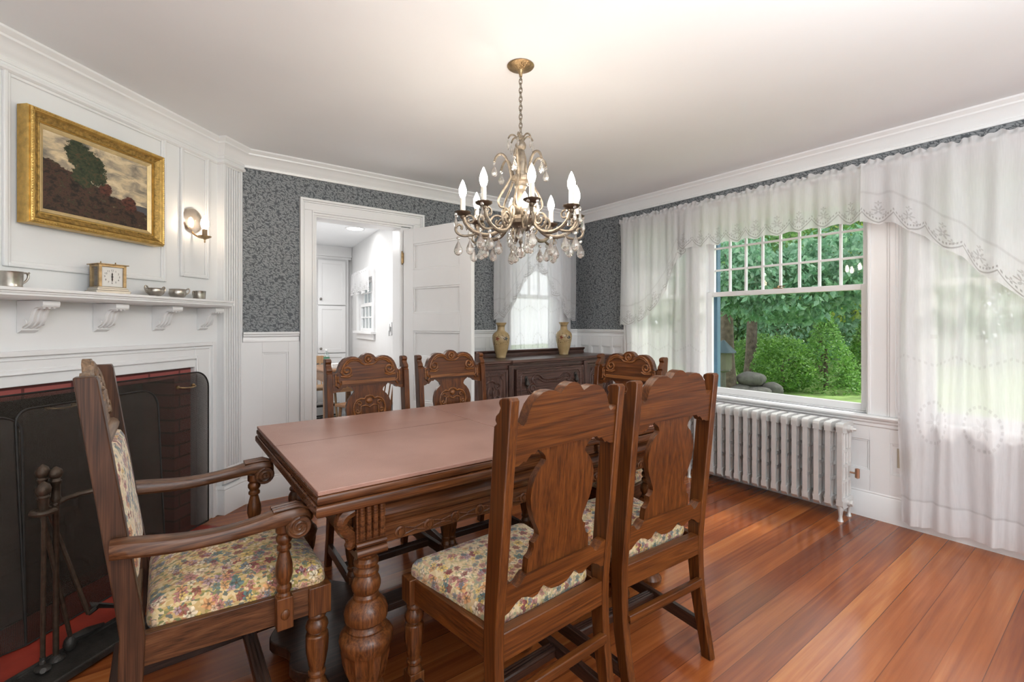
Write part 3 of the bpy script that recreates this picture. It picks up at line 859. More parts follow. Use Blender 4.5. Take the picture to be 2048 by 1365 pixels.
    m = M(); m.T = sh; m.prism(LRAIL_T + LRAIL_B[:-1] + [(0, .508)] + [(-x, z) for x, z in reversed(LRAIL_B[:-1])] + [(-x, z) for x, z in reversed(LRAIL_T[1:])], 'y', -.219, -.186)
    m.build('lower_back_rail', oak_x, t)
    m = M()
    def rr(pts, r=.03):
        out = []
        n = len(pts)
        for i in range(n):
            a, b, c = Vector(pts[i-1]), Vector(pts[i]), Vector(pts[(i+1) % n])
            u, w = (a-b).normalized(), (c-b).normalized()
            p0, p1 = b+u*r, b+w*r
            for k in range(5):
                tt = k/4; out.append(tuple((p0*(1-tt)**2 + b*2*tt*(1-tt) + p1*tt*tt)))
        # subdivide the long sides
        o2 = []
        for i in range(len(out)):
            p, q_ = Vector(out[i]), Vector(out[(i+1) % len(out)]); o2.append(tuple(p))
            if (q_-p).length > .1:
                for k in range(1, 5): o2.append(tuple(p.lerp(q_, k/5)))
        return o2
    out = rr([(-.192,-.172),(.192,-.172),(.245,.212),(-.245,.212)])
    m.cushion(out, [(.985,.436),(1,.447),(1.0,.462),(.985,.476),(.955,.486),(.88,.495),(.7,.502),(.4,.507),(.1,.509)])
    m.build('seat', floral_seat, t, angle=70)
    return t, rr

GC = 'carved oak side chairs round the dining table'
proto, rr = make_side_chair('carved oak chair at near side of table, left of two showing their backs', GC)
places = [((.888, 1.213, 0), 3, None),
          ((1.438, 1.232, 0), -2, 'carved oak chair at near side of table, right of two showing their backs'),
          ((.902, 2.272, 0), 181, 'carved oak chair at far side of table, directly in front of kitchen doorway'),
          ((1.405, 2.268, 0), 179, 'carved oak chair at far side of table, in front of open white door'),
          ((1.905, 1.745, 0), 95, 'carved oak chair at far right end of table, nearest the sheer curtains')]
for i, (loc, rz, lab) in enumerate(places):
    o = proto if i == 0 else copy_tree(proto)
    o.location = loc; o.rotation_euler.z = R(rz)
    if lab: o['label'] = lab

# ------------------------------------------------------------------ armchair (local +Y is its front)
ac = thing('armchair', 'carved oak armchair with upholstered floral back at left end of table by the fireplace', 'chair', (.165, 1.765, 0), R(-90))
rk = .145
for s in (-1, 1):
    m = M(); x0, x1 = sorted((s*.195, s*.240))
    m.prism([(-.33,0),(-.31,.06),(-.272,.2),(-.256,.34),(-.252,.46),(-.262,.55),(-.338,1.120),(-.296,1.120),(-.292,1.110),(-.208,.52),(-.200,.44),(-.204,.34),(-.222,.2),(-.262,.06),(-.282,0)], 'x', x0, x1)
    m.build('back_post', arm_z, ac, bevel=.003)
    m = M(); cx, cy = s*.240, .218
    m.box(cx-.032, cx+.032, cy-.030, cy+.034, .365, .452)
    m.lathe([(r*1.12, z) for r, z in TURN], 16, (cx, cy, 0), flute=(.20, .29, 9, .14)); m.box(cx-.027, cx+.027, cy-.027, cy+.027, .062, .147); m.lathe([(r*1.15, z) for r, z in FOOT], 14, (cx, cy, 0))
    m.build('leg', turn_z, ac, bevel=.003)
    m = M(); a, b = (s*.222, -.21), (s*.250, .20)
    m.prism([(a[0]-.013, a[1]), (a[0]+.013, a[1]), (b[0]+.013, b[1]), (b[0]-.013, b[1])], 'z', .37, .452); m.build('side_rail', arm_y, ac, bevel=.002)
    m = M(); a, b = (s*.217, -.26), (s*.240, .21)
    m.prism([(a[0]-.012, a[1]), (a[0]+.012, a[1]), (b[0]+.012, b[1]), (b[0]-.012, b[1])], 'z', .085, .135); m.build('side_stretcher', dark_y, ac, bevel=.003)
    # arm support: block on the rail, baluster above
    m = M(); cx, cy = s*.276, .118
    m.box(cx-.020, cx+.020, cy-.022, cy+.022, .372, .462); m.ball((cx+s*.02, cy, .415), (.006, .013, .015))
    m.lathe([(.020,.460),(.020,.468),(.015,.474),(.021,.482),(.021,.490),(.014,.497),(.019,.505),(.0245,.528),(.023,.552),(.016,.582),(.013,.592),(.020,.598),(.020,.606),(.015,.612),(.022,.624),(.022,.634),(.016,.642),(.023,.65),(.023,.672)], 16, (cx, cy, 0))
    m.build('arm_support', turn_z, ac, bevel=.002)
    # arm: shaped bar ending in a scroll
    m = M()
    prof = []
    cl = [(-.268,.700,.028,.020),(-.245,.700,.032,.020),(-.20,.694,.033,.020),(-.12,.684,.031,.018),(-.03,.682,.027,.017),(.05,.690,.027,.018),(.09,.697,.032,.021),(.125,.700,.036,.023),(.155,.698,.036,.023),(.172,.692,.034,.026),(.182,.684,.030,.022)]
    cl = smooth_pts(cl, 2)
    vs = []; fs = []
    ctr = lambda y: s*(.262 + .075*max(0, (y+.10))*1.0 + .016*math.sin((y+.27)*7)) if True else 0
    for y, z, w, h in cl:
        cx = ctr(y)
        ring = [(cx-w, y, z-h*.6), (cx-w, y, z+h*.35), (cx-w*.8, y, z+h*.8), (cx-w*.3, y, z+h), (cx+w*.3, y, z+h), (cx+w*.8, y, z+h*.8), (cx+w, y, z+h*.35), (cx+w, y, z-h*.6), (cx+w*.8, y, z-h), (cx-w*.8, y, z-h)]
        vs += ring
    nr = 10
    for k in range(len(cl)-1):
        fs += [(k*nr+i, k*nr+(i+1) % nr, (k+1)*nr+(i+1) % nr, (k+1)*nr+i) for i in range(nr)]
    fs += [tuple(range(nr)), tuple((len(cl)-1)*nr+i for i in range(nr-1,-1,-1))]
    m.add(vs, fs)
    cx = ctr(.15)
    m.lathe([(.002,-.040),(.030,-.040),(.034,-.034),(.034,.034),(.030,.040),(.002,.040)], 20, (cx, .150, .668), axis='x')
    for e in (-1, 1): m.tube([(cx+e*.040, p[0], p[1]) for p in spiral((.150,.668), .027, 1.8, 90, -e*0+1, 26, .1)], .005, 6)
    for k in (-1, 0, 1): m.tube([(cx+k*.018, .085, .719), (cx+k*.018, .15, .722), (cx+k*.018, .178, .708)], .006, 6)
    m.build('arm', arm_y, ac)
m = M(); m.box(-.20, .20, -.250, -.215, .372, .448); m.build('rear_rail', arm_x, ac, bevel=.003)
m = M(); m.box(-.212, .212, .215, .247, .37, .45); m.build('front_rail', oak_x, ac, bevel=.003)
m = M()
for k in (-1, 0, 1): m.tube([(-.23, .09+.012*k, .122), (.23, .09+.012*k, .122)], .009, 8)
m.box(-.23, .23, .072, .108, .092, .122); m.build('cross_stretcher', dark_x, ac)
m = M(); m.box(-.2, .2, -.288, -.262, .20, .228); m.build('rear_stretcher', dark_x, ac, bevel=.003)
sh = shear(rk, .46)
yb, yf = -.244, -.214
# carved pierced crest
def ring_pts(outer): return outer
CA = [(0,1.152),(.02,1.150),(.042,1.140),(.054,1.124),(.062,1.112),(.075,1.118),(.098,1.120),(.122,1.112),(.144,1.094),(.160,1.068),(.168,1.040),(.178,1.024),(.2,1.02)]
m = M(); m.T = sh
m.prism(CA + [(.2,.93)] + [(-x, z) for x, z in reversed([(.2,.93)] + [])] + [(-x, z) for x, z in reversed(CA[1:])], 'y', yb, yb+.018)
for s in (-1, 1):
    m.tube([(s*x*.96, yb+.012, z-.008) for x, z in CA[2:12]], .0125, 8)
    m.tube([(s*p[0], yb+.018, p[1]) for p in spiral((.110,1.035), .036, 1.5, 20, -1)], .009, 8)
    m.tube([(s*p[0], yb+.018, p[1]) for p in ((.02,1.06),(.035,1.085),(.06,1.092),(.09,1.085),(.125,1.062))], .008, 8)
    m.tube([(s*p[0], yb+.018, p[1]) for p in ((.15,.985),(.172,.975),(.182,.995),(.172,1.01))], .009, 8)
m.tube([(p[0], yb+.018, p[1]) for p in spiral((0,1.118), .022, 1, -90, 1, 18, .9)], .008, 8)
m.box(-.032, .032, yb+.01, yb+.034, 1.035, 1.062); m.box(-.04, .04, yb+.01, yb+.028, 1.07, 1.082)
m.box(-.075, .075, yb+.012, yb+.026, .965, 1.03)
m.tube([(-.195, yb+.020, .935), (.195, yb+.020, .935)], .018, 10)
m.build('crest_rail', arm_x, ac, bevel=0)
m = M(); m.T = sh; m.box(-.2, .2, yb, yf-.004, .53, .565); m.prism([(-.2,.53),(-.19,.50),(-.15,.49),(-.1,.505),(-.05,.49),(0,.505),(.05,.49),(.1,.505),(.15,.49),(.19,.50),(.2,.53)], 'y', yb, yf-.004); m.build('lower_back_rail', arm_x, ac, bevel=.002)
m = M(); m.T = sh @ Matrix.Translation((0, yb+.004, 0)) @ Matrix.Rotation(R(90), 4, 'X')
out = rr([(-.19,.562),(.19,.562),(.19,.918),(-.19,.918)], .02)
m.cushion(out, [(1,0),(1,-.022),(.98,-.034),(.9,-.042),(.6,-.048),(.1,-.05)])
m.build('back_panel', floral_back, ac, angle=70)
m = M(); out = rr([(-.21,-.20),(.21,-.20),(.256,.245),(-.256,.245)], .04)
m.cushion(out, [(.985,.44),(1,.452),(1.0,.468),(.988,.484),(.96,.497),(.88,.508),(.7,.518),(.4,.525),(.1,.527)])
m.build('seat', floral_gold, ac, angle=70)

# ------------------------------------------------------------------ dining table
TX0, TX1, TY0, TY1 = .335, 2.04, 1.343, 2.387
tb = thing('dining_table', 'long carved oak dining table with bulbous turned legs under brown pads', 'table', (1.1875, 1.865, 0))
def off(m): m.T = Matrix.Translation((-1.1875, -1.865, 0)); return m
def rslab(m, x0, x1, y0, y1, z0, z1, r):
    # slab with a rounded edge all round
    k = 4; v = []; f = []
    lv = [(0, z0+r)] ; rings = []
    for i in range(k+1):
        a = R(-90+90*i/k); rings.append((r-r*math.cos(a), z0+r+r*math.sin(a)))
    for i in range(k+1):
        a = R(90*i/k); rings.append((r-r*math.cos(a), z1-r+r*math.sin(a)))
    for d, z in rings: v += [(x0+d, y0+d, z), (x1-d, y0+d, z), (x1-d, y1-d, z), (x0+d, y1-d, z)]
    n = len(rings)
    for j in range(n-1): f += [(j*4+i, j*4+(i+1) % 4, (j+1)*4+(i+1) % 4, (j+1)*4+i) for i in range(4)]
    f += [(3,2,1,0), tuple((n-1)*4+i for i in range(4))]
    m.add(v, f)
m = off(M()); rslab(m, TX0+.004, TX1-.004, TY0+.004, TY1-.004, .748, .776, .010); m.build('tabletop', tab_x, tb, angle=25)
for a, b in ((TX0, TX0+.60), (TX1-.60, TX1)):
    m = off(M()); rslab(m, a, b, TY0-.002, TY1+.002, .716, .748, .009); m.build('draw_leaf', tab_x, tb, angle=25)
m = off(M()); m.box(TX0+.61, TX1-.61, TY0+.012, TY1-.012, .716, .748); m.build('leaf_bearer', tab_x, tb)
# apron: convex frieze over a rosette band
m = off(M())
for y, s in ((TY0+.052, -1), (TY1-.052, 1)):
    m.prism([(y+s*-.02, .716), (y+s*.012, .716), (y+s*.012, .706), (y, .700), (y+s*.012, .688), (y+s*.020, .668), (y+s*.012, .645), (y, .634), (y+s*.008, .628), (y+s*.008, .620), (y, .616), (y, .576), (y-s*.02, .576)], 'x', .50, 1.88)
for x, s in ((.455, -1), (1.92, 1)):
    m.prism([(x-s*.02, .716), (x+s*.012, .716), (x+s*.012, .706), (x, .700), (x+s*.012, .688), (x+s*.020, .668), (x+s*.012, .645), (x, .634), (x, .576), (x-s*.02, .576)], 'y', 1.42, 2.31)
ap = m.build('apron', tab_x, tb)
for y, s in ((TY0+.052, -1), (TY1-.052, 1)):
    m = off(M())
    for k in range(13):
        x = .60+.098*k
        m.lathe([(.019,-.004*s),(.019,.003*s),(.014,.005*s),(.014,.002*s),(.009,.002*s),(.008,.006*s),(.002,.007*s)], 12, (x, y, .596), axis='y')
        if k < 12:
            for e in (-1, 1): m.tube([(x+.015, y+s*.001, .596+e*.010), (x+.049, y+s*.003, .596+e*.003), (x+.083, y+s*.001, .596+e*.010)], .0025, 5)
    m.build('rosette_band', turn_z, ap)
LP = [(.035,.560),(.035,.548),(.030,.540),(.037,.530),(.037,.520),(.029,.512),(.038,.502),(.038,.494),(.031,.488),(.040,.474),(.044,.458),(.041,.442),(.033,.432),(.038,.424),(.038,.416),(.046,.410),(.060,.394),(.065,.376),(.063,.356),(.052,.345),(.054,.338),(.060,.332),(.058,.326),(.070,.318),(.078,.308),(.080,.296),(.076,.282),(.073,.270),(.074,.262),(.068,.222),(.058,.188),(.046,.166),(.040,.158),(.050,.150),(.052,.140),(.044,.130),(.044,.126)]
BUN = [(.034,.072),(.038,.066),(.032,.060),(.046,.050),(.056,.034),(.054,.018),(.044,.004),(.034,0)]
for lx in (.50, 1.88):
    for ly, s in ((1.42, -1), (2.312, 1)):
        m = off(M()); m.lathe(LP, 24, (lx, ly, 0), flute=(.17, .266, 12, .11))
        m.lathe([(.044,.128),(.044,.07)], 8, (lx, ly, 0)); m.lathe(BUN, 20, (lx, ly, 0))
        l = m.build('leg', turn_z, tb, angle=30)
        m = off(M())      # capital with reeded face and acanthus scrolls
        m.box(lx-.044, lx+.044, ly-.044, ly+.044, .588, .716)
        m.lathe([(.046,.556),(.050,.562),(.052,.590)], 4, (lx, ly, 0)) if False else m.box(lx-.046, lx+.046, ly-.046, ly+.046, .560, .578)
        m.tube([(lx-.046, ly+s*.046, .574), (lx+.046, ly+s*.046, .574)], .014, 10); m.tube([(lx-.046, ly+s*.046, .598), (lx+.046, ly+s*.046, .598)], .008, 8)
        for k in range(4): m.tube([(lx-.030+.02*k, ly+s*.046, .612), (lx-.030+.02*k, ly+s*.052, .66), (lx-.030+.02*k, ly+s*.050, .712)], .008, 8)
        for e in (-1, 1):
            pts = [(e*.046,.700),(e*.075,.690),(e*.085,.665),(e*.070,.640),(e*.052,.625),(e*.052,.600),(e*.064,.588)]
            if (lx < 1) == (e < 0): m.tube([(lx+p[0]*1.0, ly+s*.02, p[1]) for p in smooth_pts(pts, 1)], [.020,.021,.022,.022,.021,.02,.02,.02,.019,.018,.017,.016,.015,.012][:len(smooth_pts(pts,1))], 8)
        m.build('carved_capital', tab_x, l)
# low shaped stretchers
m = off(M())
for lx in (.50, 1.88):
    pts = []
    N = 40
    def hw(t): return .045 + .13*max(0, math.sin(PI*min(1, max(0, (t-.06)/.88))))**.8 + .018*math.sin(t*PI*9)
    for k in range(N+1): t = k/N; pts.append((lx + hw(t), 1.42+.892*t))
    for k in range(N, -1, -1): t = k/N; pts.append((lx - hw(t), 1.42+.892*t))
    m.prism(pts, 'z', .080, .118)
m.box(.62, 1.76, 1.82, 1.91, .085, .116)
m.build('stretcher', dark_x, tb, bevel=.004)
# brown pads lying on the top
m = M(); m.box(TX0+.006, 1.1865, TY0+.006, TY1-.006, .7765, .789)
p1_ = m.build('table_pad', pad_m, bevel=.002); tag(p1_, 'brown leatherette pad over left half of table nearest the armchair', 'table pad', 'brown pads covering the table')
f = M(); f.box(TX0+.004, 1.185, 1.950, 1.9515, .7885, .7893); f.build('fold_line', plain('dark crease', (.10,.045,.03), .6), p1_)
m = M(); m.box(1.1905, TX1-.006, TY0+.006, TY1-.006, .7765, .789)
p2_ = m.build('table_pad', pad_m, bevel=.002); tag(p2_, 'brown leatherette pad over far right half of table, behind the chair backs', 'table pad', 'brown pads covering the table')
# ------------------------------------------------------------------ mantel and things on it (local X=u, Y=-d when rotated 45)
A45 = R(45)
def fw_pt(u, d, z=0): x, y = uvxy(u, d); return (x, y, z)
ms = thing('mantel_shelf', 'white moulded mantel shelf on scrolled corbels above the fireplace', 'shelf', fw_pt(1.6, DW+.002, 1.35), A45)
m = M()   # local: x along, y toward wall (+), z
prof = [(0,.0),(0,.045),(-.178,.045),(-.182,.041),(-.182,.033),(-.172,.031),(-.172,.024),(-.165,.022),(-.168,.014),(-.158,.006),(-.150,0)]
m.prism(prof, 'x', -1.2, 1.108)
m.prism([(1.108,0),(1.108,-.172),(1.118,-.178),(1.118,0)], 'z', .014, .043)
m.build('shelf_board', white, ms)
for u in (.765, 1.05, 1.372-.64, ) if False else (.10, .415, .735, 1.045, -.215, -.53):
    m = M()
    P = [(0,-.002),(-.128,-.002),(-.132,-.010),(-.132,-.022),(-.120,-.030),(-.100,-.030),(-.082,-.036),(-.070,-.055),(-.062,-.085),(-.046,-.104),(-.030,-.112),(-.022,-.118),(-.022,-.128),(-.012,-.134),(0,-.140)]
    m.prism(P, 'x', u-.033, u+.033)
    for k in (-1, 0, 1): m.tube([(u+k*.020, p[0]-.001, p[1]) for p in P[4:12]], .006, 6)
    for k in range(4): m.tube([(u-.0335, -.128+.001*k, -.010-.005*k), (u+.0335, -.128+.001*k, -.010-.005*k)], .0045, 6)
    for e in (-1, 1): m.lathe([(.014,-.004),(.014,.004)], 12, (u+e*.033, -.038, -.095), axis='x')
    m.build('corbel', white, ms)
ZM = 1.3955
def dome(m, prof, n=24): m.lathe(prof, n); return m
def shell(prof, t=.0025): return prof + [(max(.001, r-t), z) for r, z in reversed(prof)]
# large mug at the left of the shelf
c = thing('pewter_mug', 'large pewter mug with scrolled handle at the left end of mantel', 'mug', fw_pt(1.588, DW+.085, ZM), A45)
m = M(); m.lathe(shell([(.034,0),(.036,.004),(.034,.010),(.036,.02),(.0365,.06),(.039,.066)]), 24); m.build('body', pewter, c)
m = M(); m.tube(smooth_pts([(.033,0,.058),(.045,0,.066),(.058,0,.064),(.062,0,.050),(.054,0,.032),(.042,0,.022),(.034,0,.018)], 2), .0042, 8); m.tube([(.058,0,.064),(.064,0,.068),(.066,0,.064)], .003, 6); m.build('handle', pewter, c)
# two handled bowl, sugar bowl, creamer
c = thing('pewter_bowl', 'two-handled pewter bowl beside the clock on mantel', 'bowl', fw_pt(2.235, DW+.09, ZM), A45)
B1 = [(.022,0),(.024,.003),(.026,.006),(.040,.022),(.042,.034),(.040,.042),(.043,.047)]
m = M(); m.lathe(shell(B1), 24); m.build('body', pewter, c)
for s in (-1, 1):
    m = M(); m.tube(smooth_pts([(s*.040,0,.040),(s*.048,0,.055),(s*.057,0,.058),(s*.062,0,.048),(s*.058,0,.032),(s*.046,0,.018),(s*.034,0,.012)], 2), .0036, 8); m.build('handle', pewter, c)
c = thing('pewter_bowl', 'small round pewter sugar bowl, middle of the three vessels right of clock', 'bowl', fw_pt(2.378, DW+.09, ZM), A45)
m = M(); m.lathe(shell([(.024,0),(.026,.003),(.036,.010),(.043,.026),(.041,.042),(.039,.047),(.042,.052)]), 24); m.build('body', pewter, c)
m = M(); m.tube(smooth_pts([(.028,-.028,.048),(.036,-.034,.058),(.042,-.040,.052),(.040,-.038,.036),(.030,-.030,.024)], 2), .0034, 8); m.build('handle', pewter, c)
c = thing('pewter_cup', 'small straight-sided pewter cup nearest the right end of mantel', 'cup', fw_pt(2.532, DW+.09, ZM), A45)
m = M(); m.lathe(shell([(.030,0),(.032,.003),(.033,.03),(.034,.050),(.035,.052)]), 24); m.build('body', pewter, c)
m = M(); m.tube(smooth_pts([(-.031,0,.046),(-.042,0,.050),(-.050,0,.042),(-.046,0,.024),(-.032,0,.010)], 2), .0034, 8); m.build('handle', pewter, c)
# clock
ck = thing('mantel_clock', 'brass carriage clock with white dial on the mantel under the painting', 'clock', fw_pt(1.978, DW+.092, ZM), R(45)+R(-16))
m = M()
m.box(-.070,.070,-.052,.052,0,.014); m.box(-.064,.064,-.047,.047,.014,.024)
m.prism([(-.064,.024),(.064,.024),(.056,.032),(-.056,.032)], 'y', -.042, .042)
m.build('base', plain('silvered base', (.55,.50,.43), .35, .7, var=.15), ck, bevel=.002)
m = M()
for x in (-.050, .050):
    for y in (-.036, .036): m.box(x-.006, x+.006, y-.006, y+.006, .032, .136)
m.box(-.056,.056,-.042,.042,.128,.138); m.box(-.064,.064,-.050,.050,.138,.142); m.box(-.054,.054,.030,.036,.034,.13); m.box(-.044,.044,-.030,.03,.032,.036)
for x in (-.03, .03): m.lathe([(.004,.142),(.005,.146),(.002,.150),(.003,.153),(.001,.156)], 8, (x, 0, 0))
m.build('case', brass, ck, bevel=.0015)
m = M(); m.box(-.044,.044,-.034,-.030,.034,.128); m.build('dial', plain('white dial', (.72,.70,.66), .4, var=.02), ck)
m = M()
import calendar
for k in range(12):
    a = R(90-30*k); r = .030
    cu = bpy.data.curves.new('num', 'FONT'); cu.body = str(k+1) if k < 11 else '12'
    a = R(90-30*(k+1)); cu.size = .0125; cu.align_x = 'CENTER'; cu.align_y = 'CENTER'
    ob = bpy.data.objects.new('num', cu); COL.objects.link(ob)
    dg = bpy.context.evaluated_depsgraph_get(); me = bpy.data.meshes.new_from_object(ob.evaluated_get(dg))
    m.add([(r*math.cos(a)+v.co.x, -.0346, .081+r*math.sin(a)+v.co.y) for v in me.vertices], [tuple(p.vertices) for p in me.polygons])
    bpy.data.objects.remove(ob); bpy.data.meshes.remove(me); bpy.data.curves.remove(cu)
m.build('numerals', iron, ck, fix=False)
m = M()
m.prism([(-.0015,.081),(.0015,.081),(.0028,.094),(0,.103),(-.0028,.094)], 'y', -.0365, -.0352); m.prism([(-.0012,.081),(-.003,.068),(0,.057),(.003,.068),(.0012,.081)], 'y', -.0365, -.0352); m.lathe([(.004,.0352),(.004,.0372)], 10, (0,-.0724,.081), axis='y')
m.build('hands', iron, ck)
m = M(); m.box(-.050,-.049,-.030,.030,.036,.128); m.box(.049,.050,-.030,.030,.036,.128); m.build('side_pane', mk_glass('clock glass', .12), ck)
m = M(); m.lathe([(.001,-.003),(.016,-.003),(.016,.003),(.001,.003)], 16, (0,.0,.062), axis='x'); m.box(-.002,.002,-.002,.002,.06,.125); m.build('pendulum', plain('pale pendulum', (.6,.55,.45), .3, .5), ck)
# ------------------------------------------------------------------ framed painting
pa = thing('framed_painting', 'landscape oil painting in wide gilt frame over the mantel', 'painting', fw_pt(1.66, DW+.016, 1.68), A45)
W_, H_ = .652, .500
def pic_frame(m, prof):
    # prof: (inset, depth) closed section swept round the rectangle, depth toward the room = -y
    C = [(0,0),(W_,0),(W_,H_),(0,H_)]; dirs = [(1,1),(-1,1),(-1,-1),(1,-1)]; v = []; f = []
    n = len(prof)
    for (x, z), (dx, dz) in zip(C, dirs):
        for i, d in prof: v.append((x+dx*i, -d, z+dz*i))
    for k in range(4): f += [(k*n+i, k*n+(i+1) % n, ((k+1) % 4)*n+(i+1) % n, ((k+1) % 4)*n+i) for i in range(n)]
    m.add(v, f)
m = M(); pic_frame(m, [(0,-.004),(0,.046),(.003,.052),(.006,.052),(.006,.060),(.011,.064),(.016,.060),(.020,.060),(.026,.050),(.036,.042),(.046,.038),(.048,.040),(.052,.040),(.053,.034),(.056,.034),(.056,-.004)])
m.build('frame', gold, pa, angle=25)
m = M(); pic_frame(m, [(.0265,.040),(.0265,.0515),(.036,.0432),(.046,.0392),(.0485,.0412),(.0515,.0412),(.0515,.036)]); m.build('ornamented_cove', plain('dark cove gilt', (.40,.25,.07), .45, .6, var=.5, sc=70, bump=.7, bsc=160), pa, angle=25)  # cove in a darker, patchier gilt than the frame
m = M()
for z in (.011, H_-.011):
    for k in range(58): m.ball((.011+k*(W_-.022)/57, -.062, z), (.0048,.0035,.0045), 6, 4)
for x in (.011, W_-.011):
    for k in range(1, 44): m.ball((x, -.062, .011+k*(H_-.022)/44), (.0045,.0035,.0048), 6, 4)
m.build('beading', gold, pa)
m = M(); pic_frame(m, [(.056,0),(.056,.030),(.060,.034),(.064,.032),(.076,.024),(.076,0)]); m.build('inner_slip', gold2, pa, angle=25)
cv = M(); cv.box(0, W_-.152, -.004, 0, 0, H_-.148)
o = cv.build('canvas', painting_m, pa); o.location = (.076, -.018, .074)
# ------------------------------------------------------------------ sconce
sc = thing('wall_sconce', 'candle wall sconce with round mirrored reflector right of the painting', 'lamp', fw_pt(2.574, DW, 1.885), A45)
m = M(); m.lathe([(.001,.010),(.045,.012),(.066,.020),(.074,.026),(.078,.026),(.078,.022),(.070,.012),(.05,.003),(.001,.001)], 32, (0,-.028,0), axis='y')
o = m.build('reflector', plain('mirrored reflector', (.75,.66,.56), .22, .9, var=.1), sc, angle=25)
m = M()
for k in range(16): m.tube([(.020*math.cos(2*PI*k/16), -.018, .020*math.sin(2*PI*k/16)), (.062*math.cos(2*PI*k/16), -.012, .062*math.sin(2*PI*k/16))], .0016, 4)
m.lathe([(.005,-.020),(.004,-.026),(.001,-.028)], 10, (0,0,0), axis='y'); m.build('facets', plain('mirror leads', (.5,.42,.32), .3, .9), o)
m = M(); m.tube(smooth_pts([(0,-.005,-.076),(0,-.03,-.094),(0,-.06,-.108),(0,-.085,-.108)], 2), .005, 8); m.lathe([(.005,-.118),(.034,-.104),(.036,-.098),(.034,-.098),(.005,-.102)], 20, (0,-.090,0)); m.lathe([(.001,-.140),(.005,-.134),(.003,-.126),(.006,-.118)], 10, (0,-.09,0)); m.build('arm_and_pan', brass, sc)
m = M(); m.lathe([(.0135,-.104),(.0135,-.058),(.010,-.056)], 14, (0,-.090,0)); m.build('candle_sleeve', plain('brown candle sleeve', (.25,.17,.10), .5), sc)
m = M(); m.lathe([(.010,-.058),(.019,-.042),(.0225,-.024),(.020,-.004),(.013,.012),(.005,.024),(.001,.028)], 16, (0,-.090,0)); m.build('bulb', sconce_m, sc)

# ------------------------------------------------------------------ fire screen (folding wire mesh panels)
fs_ = thing('fire_screen', 'black wire mesh folding fire screen standing in front of the fireplace', 'fire screen', fw_pt(1.6, -2.2, 0))
soot_frame = plain('black screen frame', (.022,.02,.018), .55, .3, var=.3, sc=30)
def scr_panel(p0, p1, h, r0, r1, handles=(), lean=0):
    # p0,p1: plan points (world); rounded top corners r0 / r1
    a, b = Vector(p0), Vector(p1); L_ = (b-a).length
    prof = [(0, .014)] + ([(0, h)] if r0 == 0 else arc((r0, h-r0), r0, 180, 90, 8)) + ([(L_, h)] if r1 == 0 else arc((L_-r1, h-r1), r1, 90, 0, 8)) + [(L_, .014)]
    T = Matrix.Translation((a.x, a.y, 0)) @ Matrix.Rotation(math.atan2(b.y-a.y, b.x-a.x), 4, 'Z')
    T = Matrix.Translation((-Vector(fs_.location).x, -Vector(fs_.location).y, 0)) @ T
    T = T @ Matrix.Rotation(-math.atan(lean), 4, 'X')
    f = M(); f.T = T; f.tube([(p[0], 0, p[1]) for p in prof], .0045, 6, closed=True)
    fo = f.build('frame', soot_frame, fs_)
    g = M(); g.prism(prof, 'y', -.0006, .0006)
    go = g.build('mesh_panel', screen_m, fo); go.matrix_local = T
    for hx in handles:
        k = M(); k.T = T
        k.tube(smooth_pts([(hx-.055,-.004,h-.075),(hx-.05,-.030,h-.078),(hx,-.036,h-.083),(hx+.05,-.030,h-.078),(hx+.055,-.004,h-.075)], 2), .0045, 8)
        for e in (-1, 1): k.lathe([(.010,-.008),(.010,.0),(.004,.004)], 10, (hx+e*.054, 0, h-.075), axis='y')
        k.build('handle', brass, fo, label='brass bail handle')
A_ = uvxy(1.515, -2.11); B_ = uvxy(1.84, -2.125); C_ = uvxy(2.645, -2.320); D_ = uvxy(1.10, -2.28)
E_ = uvxy(2.135, -2.115)
scr_panel(uvxy(.95, -2.318), uvxy(2.645, -2.318), .955, .10, .10, (.845, 1.52))
scr_panel(D_, A_, .895, 0, .07, (), .055)
scr_panel(A_, E_, .915, .05, .09, (), .055)
# fire: andirons and logs seen through the mesh
logm = plain('charred log', (.16,.10,.06), .9, var=.6, sc=9, bump=.6, bsc=20)
for (u, d, z, l, r, an, lab) in ((1.75,-2.58,.26,.62,.055,4,'charred split log lying uppermost in the fireplace'), (1.62,-2.62,.16,.70,.06,-6,'thick dark log at the back of the fireplace'), (1.40,-2.52,.15,.40,.05,10,'short pale-ended log at left front of the fireplace')):
    t = M()
    pts = []
    for k in range(7):
        a2 = R(an); s_ = (k/6-.5)*l
        pts.append((s_*math.cos(a2), s_*math.sin(a2)*.4, .01*math.sin(k*2.1)))
    t.tube(pts, [r*(1+.1*math.sin(k*3+u*9)) for k in range(7)], 9)
    o = t.build('log', logm); o.location = fw_pt(u, d, z); o.rotation_euler.z = A45
    tag(o, lab, 'log', 'logs in the fireplace')
for u, lab in ((1.42, 'black iron andiron holding the logs, left of the pair'), (1.98, 'black iron andiron holding the logs, right of the pair')):
    t = thing('andiron', lab, 'andiron', fw_pt(u, -2.50, .004), A45, 'andirons in the fireplace')
    m = M(); m.tube(smooth_pts([(-.10,0,.008),(-.07,0,.06),(0,0,.09),(.07,0,.06),(.10,0,.008)], 2), .012, 8); m.lathe([(.014,.08),(.02,.12),(.012,.16),(.022,.2),(.012,.25),(.024,.29),(.018,.32),(.001,.33)], 14); m.build('front_standard', iron, t)
    m = M(); m.tube([(0,0,.085),(0,.18,.085),(0,.34,.082),(0,.345,.0)], .011, 8); m.build('log_bar', iron, t)
